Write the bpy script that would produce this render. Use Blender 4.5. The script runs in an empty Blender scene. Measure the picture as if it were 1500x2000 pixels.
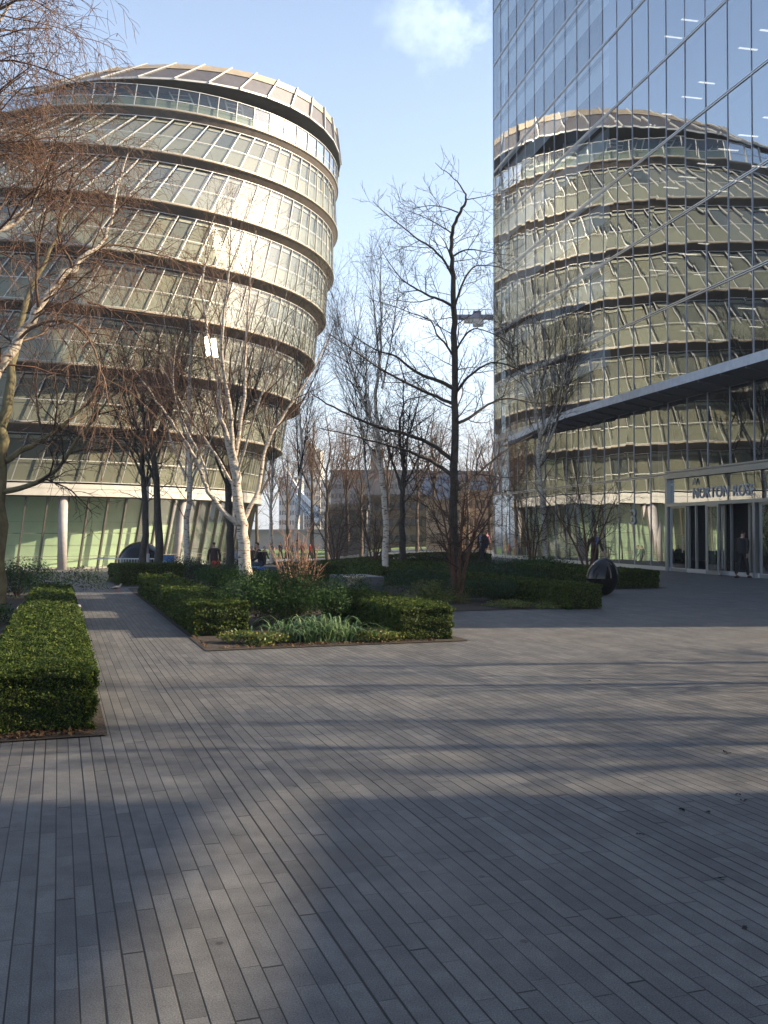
import bpy, bmesh, math, random
import numpy as np
from mathutils import Vector, Matrix
R_ = math.radians
scene = bpy.context.scene
COL = scene.collection
# ------------------------------------------------------------------ camera
FPX, HZ, EYE = 1882.6, 1039.2, 1.70
PITCH = math.atan((HZ - 1000) / FPX)
cam_d = bpy.data.cameras.new('camera'); cam = bpy.data.objects.new('camera', cam_d); COL.objects.link(cam)
cam_d.sensor_fit = 'VERTICAL'; cam_d.sensor_height = 36; cam_d.lens = 36 * FPX / 2000
cam_d.clip_start = .1; cam_d.clip_end = 6000
cam.location = (0, 0, EYE); cam.rotation_euler = (math.pi / 2 + PITCH, 0, 0)
scene.camera = cam
scene.render.resolution_x = 768; scene.render.resolution_y = 1024
# ------------------------------------------------------------------ sky, sun, exposure
SUN_AZ, SUN_EL = R_(87), R_(28)
world = bpy.data.worlds.new('World'); scene.world = world; world.use_nodes = True
wn, wl = world.node_tree.nodes, world.node_tree.links
wn.clear()
wo = wn.new('ShaderNodeOutputWorld'); bg = wn.new('ShaderNodeBackground'); bg.inputs[1].default_value = .122
sky = wn.new('ShaderNodeTexSky'); sky.sky_type = 'NISHITA'; sky.sun_disc = False
sky.sun_elevation = SUN_EL; sky.sun_rotation = SUN_AZ; sky.altitude = 0; sky.air_density = 1.0; sky.dust_density = 2.0; sky.ozone_density = 2.0
tc = wn.new('ShaderNodeTexCoord'); mp = wn.new('ShaderNodeMapping'); mp.inputs['Scale'].default_value = (1.6, 1.6, 3.2)
mp.inputs['Location'].default_value = (.1, .55, .3)
nz = wn.new('ShaderNodeTexNoise'); nz.inputs['Scale'].default_value = 2.1; nz.inputs['Detail'].default_value = 9; nz.inputs['Roughness'].default_value = .58
cr = wn.new('ShaderNodeValToRGB'); cr.color_ramp.elements[0].position = .60; cr.color_ramp.elements[1].position = .78
cr.color_ramp.elements[0].color = (0, 0, 0, 1); cr.color_ramp.elements[1].color = (.85, .85, .85, 1)
mxw = wn.new('ShaderNodeMix'); mxw.data_type = 'RGBA'
mxw.inputs[7].default_value = (5.6, 6.4, 7.4, 1)
wl.new(tc.outputs['Generated'], mp.inputs[0]); wl.new(mp.outputs[0], nz.inputs['Vector']); wl.new(nz.outputs[0], cr.inputs[0])
sep = wn.new('ShaderNodeSeparateXYZ'); wl.new(tc.outputs['Generated'], sep.inputs[0])
cdir = wn.new('ShaderNodeVectorMath'); cdir.operation = 'DISTANCE'; cdir.inputs[1].default_value = (.095, .868, .490); wl.new(tc.outputs['Generated'], cdir.inputs[0])
cfo = wn.new('ShaderNodeMapRange'); cfo.inputs[1].default_value = .015; cfo.inputs[2].default_value = .15; cfo.inputs[3].default_value = 1.; cfo.inputs[4].default_value = 0.; wl.new(cdir.outputs['Value'], cfo.inputs[0])
cn2 = wn.new('ShaderNodeTexNoise'); cn2.inputs['Scale'].default_value = 7.; cn2.inputs['Detail'].default_value = 12; cn2.inputs['Roughness'].default_value = .62; wl.new(tc.outputs['Generated'], cn2.inputs['Vector'])
ccr = wn.new('ShaderNodeMapRange'); ccr.inputs[1].default_value = .40; ccr.inputs[2].default_value = .70; ccr.inputs[4].default_value = 1.1; wl.new(cn2.outputs[0], ccr.inputs[0])
cmul = wn.new('ShaderNodeMath'); cmul.operation = 'MULTIPLY'; wl.new(cfo.outputs[0], cmul.inputs[0]); wl.new(ccr.outputs[0], cmul.inputs[1])
cmx = wn.new('ShaderNodeMath'); cmx.operation = 'MAXIMUM'; wl.new(cmul.outputs[0], cmx.inputs[0]); wl.new(cr.outputs[0], cmx.inputs[1])
veil = wn.new('ShaderNodeMapRange'); veil.inputs[1].default_value = 0.; veil.inputs[2].default_value = .62; veil.inputs[3].default_value = .5; veil.inputs[4].default_value = .05   # thin high haze, denser low down
wl.new(sep.outputs[2], veil.inputs[0]); vm = wn.new('ShaderNodeMath'); vm.operation = 'MAXIMUM'; wl.new(veil.outputs[0], vm.inputs[0]); wl.new(cmx.outputs[0], vm.inputs[1])
wl.new(vm.outputs[0], mxw.inputs[0]); wl.new(sky.outputs[0], mxw.inputs[6]); wl.new(mxw.outputs[2], bg.inputs[0]); wl.new(bg.outputs[0], wo.inputs[0])
SDIR = Vector((math.sin(SUN_AZ) * math.cos(SUN_EL), math.cos(SUN_AZ) * math.cos(SUN_EL), math.sin(SUN_EL)))
sl = bpy.data.lights.new('sun', 'SUN'); sl.energy = 5.0; sl.angle = R_(.53); sl.color = (1.0, .83, .60)
so = bpy.data.objects.new('sun', sl); COL.objects.link(so); so.rotation_euler = SDIR.to_track_quat('Z', 'Y').to_euler(); so.location = (60, -10, 60)
scene.view_settings.view_transform = 'Standard'; scene.view_settings.look = 'None'; scene.view_settings.gamma = 1
scene.view_settings.exposure = 1.18
scene.render.engine = 'CYCLES'
cy = scene.cycles; cy.max_bounces = 8; cy.transparent_max_bounces = 16; cy.glossy_bounces = 5; cy.diffuse_bounces = 3
cy.caustics_reflective = False; cy.caustics_refractive = False

# ------------------------------------------------------------------ helpers
def tag(o, label=None, cat=None, group=None, kind=None):
    if label: o['label'] = label
    if cat: o['category'] = cat
    if group: o['group'] = group
    if kind: o['kind'] = kind
    return o
def empty(name, loc=(0, 0, 0), rz=0.):
    o = bpy.data.objects.new(name, None); COL.objects.link(o); o.location = loc; o.rotation_euler = (0, 0, rz); o.empty_display_size = .3
    return o
def ray(x, y):
    yc = (1000 - y) / FPX; c, s = math.cos(PITCH), math.sin(PITCH)
    return (x - 750) / FPX, c - s * yc, s + c * yc
def atZ(x, y, Z):            # a pixel of the photograph at distance Z along the view
    dx, dz, dh = ray(x, y); k = Z / dz
    return Vector((dx * k, Z, EYE + dh * k))
SA = math.atan((114 - 750) / FPX)
AX = np.array([math.sin(SA), math.cos(SA)]); TX = np.array([math.cos(SA), -math.sin(SA)])
def AT(a, t):               # paving grid coordinates to world
    p = a * AX + t * TX; return float(p[0]), float(p[1])
def sm(x): x = min(1., max(0., x)); return x * x * (3 - 2 * x)
def gh(x, y):               # the plaza dips gently towards the round building
    return -1.0 * sm((y - 27) / 34) * sm((3 - x) / 11)
class MB:
    def __init__(s): s.v = []; s.f = []; s.m = []; s.n = 0
    def add(s, vs, fs, mi=0):
        vs = np.asarray(vs, float).reshape(-1, 3); s.v.append(vs)
        for f in fs: s.f.append([i + s.n for i in f]); s.m.append(mi)
        s.n += len(vs); return s
    def quad(s, a, b, c, d, mi=0): return s.add([a, b, c, d], [(0, 1, 2, 3)], mi)
    def box(s, x0, x1, y0, y1, z0, z1, mi=0, M=None):
        v = [(x, y, z) for z in (z0, z1) for (x, y) in ((x0, y0), (x1, y0), (x1, y1), (x0, y1))]
        if M is not None: v = [M @ Vector(p) for p in v]
        return s.add(v, [(3, 2, 1, 0), (4, 5, 6, 7), (0, 1, 5, 4), (1, 2, 6, 5), (2, 3, 7, 6), (3, 0, 4, 7)], mi)
    def bar(s, p, q, w, d, up=(0, 0, 1), mi=0):      # square bar from p to q
        p, q = Vector(p), Vector(q); t = (q - p).normalized(); u = t.cross(Vector(up))
        if u.length < 1e-4: u = t.cross(Vector((1, 0, 0)))
        u.normalize(); n = u.cross(t).normalized()
        v = [b + u * (sx * w / 2) + n * (sy * d / 2) for b in (p, q) for sx, sy in ((-1, -1), (1, -1), (1, 1), (-1, 1))]
        return s.add(v, [(3, 2, 1, 0), (4, 5, 6, 7), (0, 1, 5, 4), (1, 2, 6, 5), (2, 3, 7, 6), (3, 0, 4, 7)], mi)
    def tube(s, pts, rad, n=8, mi=0, cap=True):
        V, F = tube_arrays(np.array([pts], float), np.array([rad], float), n)
        base = len(V); s.add(V, F.tolist(), mi)
        if cap:
            k = len(pts); s.f.append([s.n - base + i for i in range(n)][::-1]); s.m.append(mi)
            s.f.append([s.n - n + i for i in range(n)]); s.m.append(mi)
        return s
    def build(s, name, mats, parent=None, smooth=False):
        me = bpy.data.meshes.new(name); V = np.concatenate(s.v) if s.v else np.zeros((0, 3))
        me.from_pydata(V.tolist(), [], s.f)
        if not isinstance(mats, (list, tuple)): mats = [mats]
        for m in mats: me.materials.append(m)
        me.polygons.foreach_set('material_index', s.m)
        if smooth: me.polygons.foreach_set('use_smooth', [True] * len(me.polygons))
        me.update()
        o = bpy.data.objects.new(name, me); COL.objects.link(o)
        if parent: o.parent = parent
        return o
def tube_arrays(P, Rd, n):
    M, K, _ = P.shape
    T = np.gradient(P, axis=1); T /= np.linalg.norm(T, axis=2, keepdims=True) + 1e-12
    ref = np.zeros_like(T); ref[..., 0] = 1; alt = np.abs(T[..., 0]) > .9; ref[alt] = (0, 1, 0)
    # one reference per polyline keeps rings aligned
    ref[:] = ref[:, :1, :]
    U = np.cross(T, ref); U /= np.linalg.norm(U, axis=2, keepdims=True) + 1e-9; W = np.cross(T, U)
    a = np.arange(n) * 2 * math.pi / n
    V = P[:, :, None, :] + Rd[:, :, None, None] * (U[:, :, None, :] * np.cos(a)[None, None, :, None] + W[:, :, None, :] * np.sin(a)[None, None, :, None])
    V = V.reshape(-1, 3)
    m, k, i = np.meshgrid(np.arange(M), np.arange(K - 1), np.arange(n), indexing='ij')
    b = m * K * n + k * n; j = (i + 1) % n
    F = np.stack([b + i, b + j, b + n + j, b + n + i], -1).reshape(-1, 4)
    return V, F
def mesh_np(name, V, F, mats, mi=None, parent=None, smooth=False):
    me = bpy.data.meshes.new(name); n, k = F.shape
    me.vertices.add(len(V)); me.vertices.foreach_set('co', V.astype(np.float32).ravel())
    me.loops.add(n * k); me.loops.foreach_set('vertex_index', F.astype(np.int32).ravel())
    me.polygons.add(n); me.polygons.foreach_set('loop_start', np.arange(0, n * k, k, dtype=np.int32))
    if not isinstance(mats, (list, tuple)): mats = [mats]
    for m in mats: me.materials.append(m)
    if mi is not None: me.polygons.foreach_set('material_index', mi.astype(np.int32))
    if smooth: me.polygons.foreach_set('use_smooth', np.ones(n, bool))
    me.update(calc_edges=True)
    o = bpy.data.objects.new(name, me); COL.objects.link(o)
    if parent: o.parent = parent
    return o
def copy_tree(o, parent=None):
    c = o.copy(); COL.objects.link(c); c.parent = parent
    for ch in list(o.children): copy_tree(ch, c)
    return c
# ------------------------------------------------------------------ materials
def mat(name, col, rough=.7, metal=0., spec=.5, var=0., vscale=6., bump=0., bscale=40., coat=0., sheen=0.):
    m = bpy.data.materials.new(name); m.use_nodes = True; N, L = m.node_tree.nodes, m.node_tree.links
    b = N['Principled BSDF']; b.inputs['Base Color'].default_value = (*col, 1); b.inputs['Roughness'].default_value = rough
    b.inputs['Metallic'].default_value = metal; b.inputs['Specular IOR Level'].default_value = spec; b.inputs['Coat Weight'].default_value = coat
    tcn = N.new('ShaderNodeTexCoord')
    if var:
        n = N.new('ShaderNodeTexNoise'); n.inputs['Scale'].default_value = vscale; n.inputs['Detail'].default_value = 6
        h = N.new('ShaderNodeMapRange'); h.inputs[1].default_value = .3; h.inputs[2].default_value = .7; h.inputs[3].default_value = 1 - var; h.inputs[4].default_value = 1 + var
        x = N.new('ShaderNodeVectorMath'); x.operation = 'SCALE'; x.inputs[0].default_value = col
        L.new(tcn.outputs['Object'], n.inputs['Vector']); L.new(n.outputs[0], h.inputs[0]); L.new(h.outputs[0], x.inputs['Scale']); L.new(x.outputs[0], b.inputs['Base Color'])
    if bump:
        n2 = N.new('ShaderNodeTexNoise'); n2.inputs['Scale'].default_value = bscale; n2.inputs['Detail'].default_value = 4
        bp = N.new('ShaderNodeBump'); bp.inputs['Strength'].default_value = bump; bp.inputs['Distance'].default_value = .02
        L.new(tcn.outputs['Object'], n2.inputs['Vector']); L.new(n2.outputs[0], bp.inputs['Height']); L.new(bp.outputs[0], b.inputs['Normal'])
    return m
def rnd_mat(name, cols, rough=.7, spec=.3, transl=0.):       # a colour per mesh island
    m = bpy.data.materials.new(name); m.use_nodes = True; N, L = m.node_tree.nodes, m.node_tree.links
    b = N['Principled BSDF']; b.inputs['Roughness'].default_value = rough; b.inputs['Specular IOR Level'].default_value = spec
    g = N.new('ShaderNodeNewGeometry'); r = N.new('ShaderNodeValToRGB'); e = r.color_ramp.elements
    while len(e) < len(cols): e.new(.5)
    for i, c in enumerate(cols): e[i].position = i / max(1, len(cols) - 1); e[i].color = (*c, 1)
    L.new(g.outputs['Random Per Island'], r.inputs[0]); L.new(r.outputs[0], b.inputs['Base Color'])
    if transl:
        t = N.new('ShaderNodeBsdfTranslucent'); mx = N.new('ShaderNodeMixShader'); mx.inputs[0].default_value = transl
        L.new(r.outputs[0], t.inputs[0]); L.new(b.outputs[0], mx.inputs[1]); L.new(t.outputs[0], mx.inputs[2]); L.new(mx.outputs[0], N['Material Output'].inputs[0])
    return m
def glass_mat(name, tint, base, ior=1.5, rough=.01, wob=0., wscale=.5, gcol=(1, 1, 1), rough2=None, mxf=1.):
    m = bpy.data.materials.new(name); m.use_nodes = True; N, L = m.node_tree.nodes, m.node_tree.links; N.clear()
    o = N.new('ShaderNodeOutputMaterial'); tr = N.new('ShaderNodeBsdfTransparent'); tr.inputs[0].default_value = (*tint, 1)
    gl = N.new('ShaderNodeBsdfGlossy'); gl.inputs['Roughness'].default_value = rough; gl.inputs[0].default_value = (*gcol, 1)
    fr = N.new('ShaderNodeFresnel'); fr.inputs[0].default_value = ior
    mr = N.new('ShaderNodeMapRange'); mr.inputs[3].default_value = base; mr.inputs[4].default_value = mxf
    mx = N.new('ShaderNodeMixShader'); L.new(fr.outputs[0], mr.inputs[0]); L.new(mr.outputs[0], mx.inputs[0])
    L.new(tr.outputs[0], mx.inputs[1]); L.new(mx.outputs[0], o.inputs[0])
    if rough2:
        g2 = N.new('ShaderNodeBsdfGlossy'); g2.inputs['Roughness'].default_value = rough2; m2 = N.new('ShaderNodeMixShader'); m2.inputs[0].default_value = .3
        L.new(gl.outputs[0], m2.inputs[1]); L.new(g2.outputs[0], m2.inputs[2]); L.new(m2.outputs[0], mx.inputs[2])
    else: L.new(gl.outputs[0], mx.inputs[2])
    if wob:
        c = N.new('ShaderNodeTexCoord'); n = N.new('ShaderNodeTexNoise'); n.inputs['Scale'].default_value = wscale; n.inputs['Detail'].default_value = 1.
        g = N.new('ShaderNodeNewGeometry'); add = N.new('ShaderNodeVectorMath'); add.operation = 'MULTIPLY_ADD'
        add.inputs[1].default_value = (37, 17, 53)
        L.new(g.outputs['Random Per Island'], add.inputs[0]); L.new(c.outputs['Object'], add.inputs[2])
        bp = N.new('ShaderNodeBump'); bp.inputs['Strength'].default_value = 1.; bp.inputs['Distance'].default_value = wob
        L.new(add.outputs[0], n.inputs['Vector']); L.new(n.outputs[0], bp.inputs['Height']); L.new(bp.outputs[0], gl.inputs['Normal'])
    return m
def emit_mat(name, col, s):
    m = bpy.data.materials.new(name); m.use_nodes = True; N, L = m.node_tree.nodes, m.node_tree.links; N.clear()
    o = N.new('ShaderNodeOutputMaterial'); e = N.new('ShaderNodeEmission'); e.inputs[0].default_value = (*col, 1); e.inputs[1].default_value = s
    L.new(e.outputs[0], o.inputs[0]); return m
def paving_mat(name, axis, across, sw, ln, c0, c1, warm):
    m = bpy.data.materials.new(name); m.use_nodes = True; N, L = m.node_tree.nodes, m.node_tree.links; b = N['Principled BSDF']
    g = N.new('ShaderNodeTexCoord')
    def dot(v):
        d = N.new('ShaderNodeVectorMath'); d.operation = 'DOT_PRODUCT'; d.inputs[1].default_value = v; L.new(g.outputs['Object'], d.inputs[0]); return d.outputs['Value']
    def M(op, a, b_=None, c=None):
        n = N.new('ShaderNodeMath'); n.operation = op
        for i, x in enumerate((a, b_, c)):
            if x is None: continue
            if isinstance(x, (int, float)): n.inputs[i].default_value = x
            else: L.new(x, n.inputs[i])
        return n.outputs[0]
    def wn_(vec_x, vec_y):
        c = N.new('ShaderNodeCombineXYZ'); L.new(vec_x, c.inputs[0])
        if vec_y is not None: L.new(vec_y, c.inputs[1])
        w = N.new('ShaderNodeTexWhiteNoise'); w.noise_dimensions = '2D'; L.new(c.outputs[0], w.inputs[0]); return w.outputs['Value']
    a, t = dot((axis[0], axis[1], 0)), dot((across[0], across[1], 0))
    v = M('DIVIDE', t, sw); row = M('FLOOR', v); fv = M('SUBTRACT', v, row)
    off = wn_(row, None); u0 = M('ADD', M('DIVIDE', a, ln), M('MULTIPLY', off, 17.3))
    # stones of uneven length
    wob = M('MULTIPLY', M('SINE', M('ADD', M('MULTIPLY', u0, 2.1), M('MULTIPLY', off, 40.))), .33)
    u = M('ADD', u0, wob); cell = M('FLOOR', u); fu = M('SUBTRACT', u, cell)
    rnd = wn_(row, cell)
    jr = wn_(M('ADD', row, 77.5), None)
    jw = M('MULTIPLY_ADD', M('POWER', jr, 1.8), .060, .028)             # joint half width, uneven
    ev = M('MINIMUM', fv, M('SUBTRACT', 1., fv)); eu = M('MULTIPLY', M('MINIMUM', fu, M('SUBTRACT', 1., fu)), ln / sw)
    jl = M('SMOOTH_MIN', M('DIVIDE', ev, jw), M('DIVIDE', eu, .028), .1)
    mask = N.new('ShaderNodeMapRange'); mask.inputs[1].default_value = .45; mask.inputs[2].default_value = 1.1; L.new(jl, mask.inputs[0])
    mix = N.new('ShaderNodeMix'); mix.data_type = 'RGBA'; mix.inputs[6].default_value = (*c0, 1); mix.inputs[7].default_value = (*c1, 1); L.new(rnd, mix.inputs[0])
    # big patches of warmer / duller stone and fine granite speckle
    n1 = N.new('ShaderNodeTexNoise'); n1.inputs['Scale'].default_value = .35; n1.inputs['Detail'].default_value = 5; L.new(g.outputs['Object'], n1.inputs['Vector'])
    mw = N.new('ShaderNodeMix'); mw.data_type = 'RGBA'; mw.inputs[7].default_value = (*warm, 1); L.new(mix.outputs[2], mw.inputs[6])
    r1 = N.new('ShaderNodeMapRange'); r1.inputs[1].default_value = .45; r1.inputs[2].default_value = .8; r1.inputs[4].default_value = .5; L.new(n1.outputs[0], r1.inputs[0]); L.new(r1.outputs[0], mw.inputs[0])
    n2 = N.new('ShaderNodeTexNoise'); n2.inputs['Scale'].default_value = 160; n2.inputs['Detail'].default_value = 3; L.new(g.outputs['Object'], n2.inputs['Vector'])
    n3 = N.new('ShaderNodeTexNoise'); n3.inputs['Scale'].default_value = 9; n3.inputs['Detail'].default_value = 6; L.new(g.outputs['Object'], n3.inputs['Vector'])
    sp = M('MULTIPLY', M('MULTIPLY_ADD', n2.outputs[0], 2.4, -.2), M('MULTIPLY_ADD', n3.outputs[0], .7, .65))
    sc = N.new('ShaderNodeVectorMath'); sc.operation = 'SCALE'; L.new(mw.outputs[2], sc.inputs[0]); L.new(sp, sc.inputs['Scale'])
    n5 = N.new('ShaderNodeTexNoise'); n5.inputs['Scale'].default_value = 1.7; n5.inputs['Detail'].default_value = 8; n5.inputs['Roughness'].default_value = .7; L.new(g.outputs['Object'], n5.inputs['Vector'])
    vo = N.new('ShaderNodeTexVoronoi'); vo.inputs['Scale'].default_value = 2.3; vo.inputs['Randomness'].default_value = 1.; L.new(g.outputs['Object'], vo.inputs['Vector'])
    gum = N.new('ShaderNodeMapRange'); gum.inputs[1].default_value = .032; gum.inputs[2].default_value = .05; gum.inputs[3].default_value = .5; gum.inputs[4].default_value = 1.; L.new(vo.outputs['Distance'], gum.inputs[0])
    dirt = N.new('ShaderNodeMapRange'); dirt.inputs[1].default_value = .35; dirt.inputs[2].default_value = .68; dirt.inputs[3].default_value = .74; dirt.inputs[4].default_value = 1.14; L.new(n5.outputs[0], dirt.inputs[0])
    sp = M('MULTIPLY', sp, M('MULTIPLY', gum.outputs[0], dirt.outputs[0])); L.new(sp, sc.inputs['Scale'])
    fin = N.new('ShaderNodeMix'); fin.data_type = 'RGBA'; fin.inputs[6].default_value = (.010, .009, .008, 1); L.new(sc.outputs[0], fin.inputs[7]); L.new(mask.outputs[0], fin.inputs[0])
    L.new(fin.outputs[2], b.inputs['Base Color']); b.inputs['Roughness'].default_value = .62; b.inputs['Specular IOR Level'].default_value = .35
    hgt = M('ADD', M('MULTIPLY', mask.outputs[0], 1.), M('ADD', M('MULTIPLY', rnd, .35), M('MULTIPLY', n2.outputs[0], .22)))
    bp = N.new('ShaderNodeBump'); bp.inputs['Strength'].default_value = .6; bp.inputs['Distance'].default_value = .006; L.new(hgt, bp.inputs['Height']); L.new(bp.outputs[0], b.inputs['Normal'])
    return m
M_pave = paving_mat('granite_setts', AX, TX, .0849, .52, (.084, .084, .086), (.128, .126, .124), (.150, .130, .110))
M_stone = mat('pale_granite', (.30, .29, .28), .7, var=.15, vscale=20, bump=.3, bscale=120)
M_dstone = mat('dark_granite', (.085, .09, .10), .6, var=.1, vscale=3)
M_soil = mat('bark_mulch', (.035, .025, .018), .95, var=.5, vscale=30, bump=1., bscale=45)
M_lawn = mat('lawn_grass', (.10, .16, .035), .9, var=.3, vscale=3, bump=.6, bscale=60)
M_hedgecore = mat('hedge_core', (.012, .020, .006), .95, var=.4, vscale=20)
M_box = rnd_mat('box_leaf', [(.022, .044, .008), (.034, .062, .010), (.062, .095, .014), (.12, .145, .025)], .6, .22, .25)
M_shrub = rnd_mat('shrub_leaf', [(.020, .050, .016), (.04, .08, .022), (.06, .11, .028)], .7, .15, .2)
M_shrubblue = rnd_mat('grey_green_leaf', [(.022, .05, .024), (.038, .07, .034), (.06, .095, .042)], .7, .15, .2)
M_ivy = rnd_mat('ivy_leaf', [(.04, .09, .02), (.09, .14, .03), (.22, .24, .05), (.10, .05, .02)], .45, .4, .2)
M_dead = rnd_mat('dead_leaf', [(.06, .03, .015), (.11, .06, .03), (.18, .12, .06)], .8, .2, .1)
M_strap = rnd_mat('strap_leaf', [(.05, .12, .04), (.10, .18, .06), (.20, .26, .12)], .4, .5, .2)
M_steel = mat('brushed_steel', (.42, .43, .44), .4, .8)
M_alu = mat('pale_aluminium', (.50, .49, .46), .45, .25, var=.08, vscale=3)
M_black = mat('polished_black_stone', (.003, .003, .004), .05, 0, .35, coat=0.)
# ------------------------------------------------------------------ ground
def ground_sheet():
    xs = np.concatenate([[-3000, -800, -250], np.arange(-90, 61, 3.), [250, 800, 3000]]); ys = np.concatenate([[-600, -120, -40], np.arange(-12, 100, 3.), [200, 600, 1500, 5000]])
    V = np.array([(x, y, gh(x, y)) for y in ys for x in xs]); nx = len(xs); F = []
    for j in range(len(ys) - 1):
        for i in range(nx - 1): F.append((j * nx + i, j * nx + i + 1, (j + 1) * nx + i + 1, (j + 1) * nx + i))
    o = mesh_np('ground', V, np.array(F), M_pave); tag(o, kind='structure'); return o
ground_sheet()
def sheet(name, poly, m, dz=.004, step=3.):          # a thin sheet that follows the ground
    bm = bmesh.new(); vs = [bm.verts.new((x, y, 0)) for x, y in poly]; bm.faces.new(vs)
    x0, x1 = min(p[0] for p in poly), max(p[0] for p in poly); y0, y1 = min(p[1] for p in poly), max(p[1] for p in poly)
    for k in range(int((y1 - y0) / step) + 1):
        y = math.floor(y0 / 3) * 3 + k * 3
        bmesh.ops.bisect_plane(bm, geom=bm.verts[:] + bm.edges[:] + bm.faces[:], plane_co=(0, y, 0), plane_no=(0, 1, 0))
    for k in range(int((x1 - x0) / step) + 2):
        x = math.floor(x0 / 3) * 3 + k * 3
        bmesh.ops.bisect_plane(bm, geom=bm.verts[:] + bm.edges[:] + bm.faces[:], plane_co=(x, 0, 0), plane_no=(1, 0, 0))
    for v in bm.verts: v.co.z = gh(v.co.x, v.co.y) + dz
    me = bpy.data.meshes.new(name); bm.to_mesh(me); bm.free(); me.materials.append(m)
    o = bpy.data.objects.new(name, me); COL.objects.link(o); tag(o, kind='structure'); return o
def bed(name, a0, a1, t0, t1, curb=True):
    sheet(name, [AT(a0, t0), AT(a0, t1), AT(a1, t1), AT(a1, t0)], M_soil, .012)
bed('planting_bed', 8.38, 16.4, -3.5, .40); bed('planting_bed', 16.8, 31, -4.0, .36)
bed('planting_bed', 13.85, 30.3, 2.0, 6.1)
bed('planting_bed', 31.6, 42, 1.8, 8.0); bed('planting_bed', 19.1, 33, 7.6, 11.55); bed('planting_bed', 24.9, 36, 15.2, 17.5)
bed('planting_bed', 35, 50, 9.5, 19)
lawn_poly = [(-22, 98), (28, 98), (40, 150), (-40, 150)]
sheet('lawn', lawn_poly, M_lawn, .03)
sheet('path', [(-60, 91), (40, 88), (40, 96), (-60, 99)], M_stone, .02)
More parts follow.
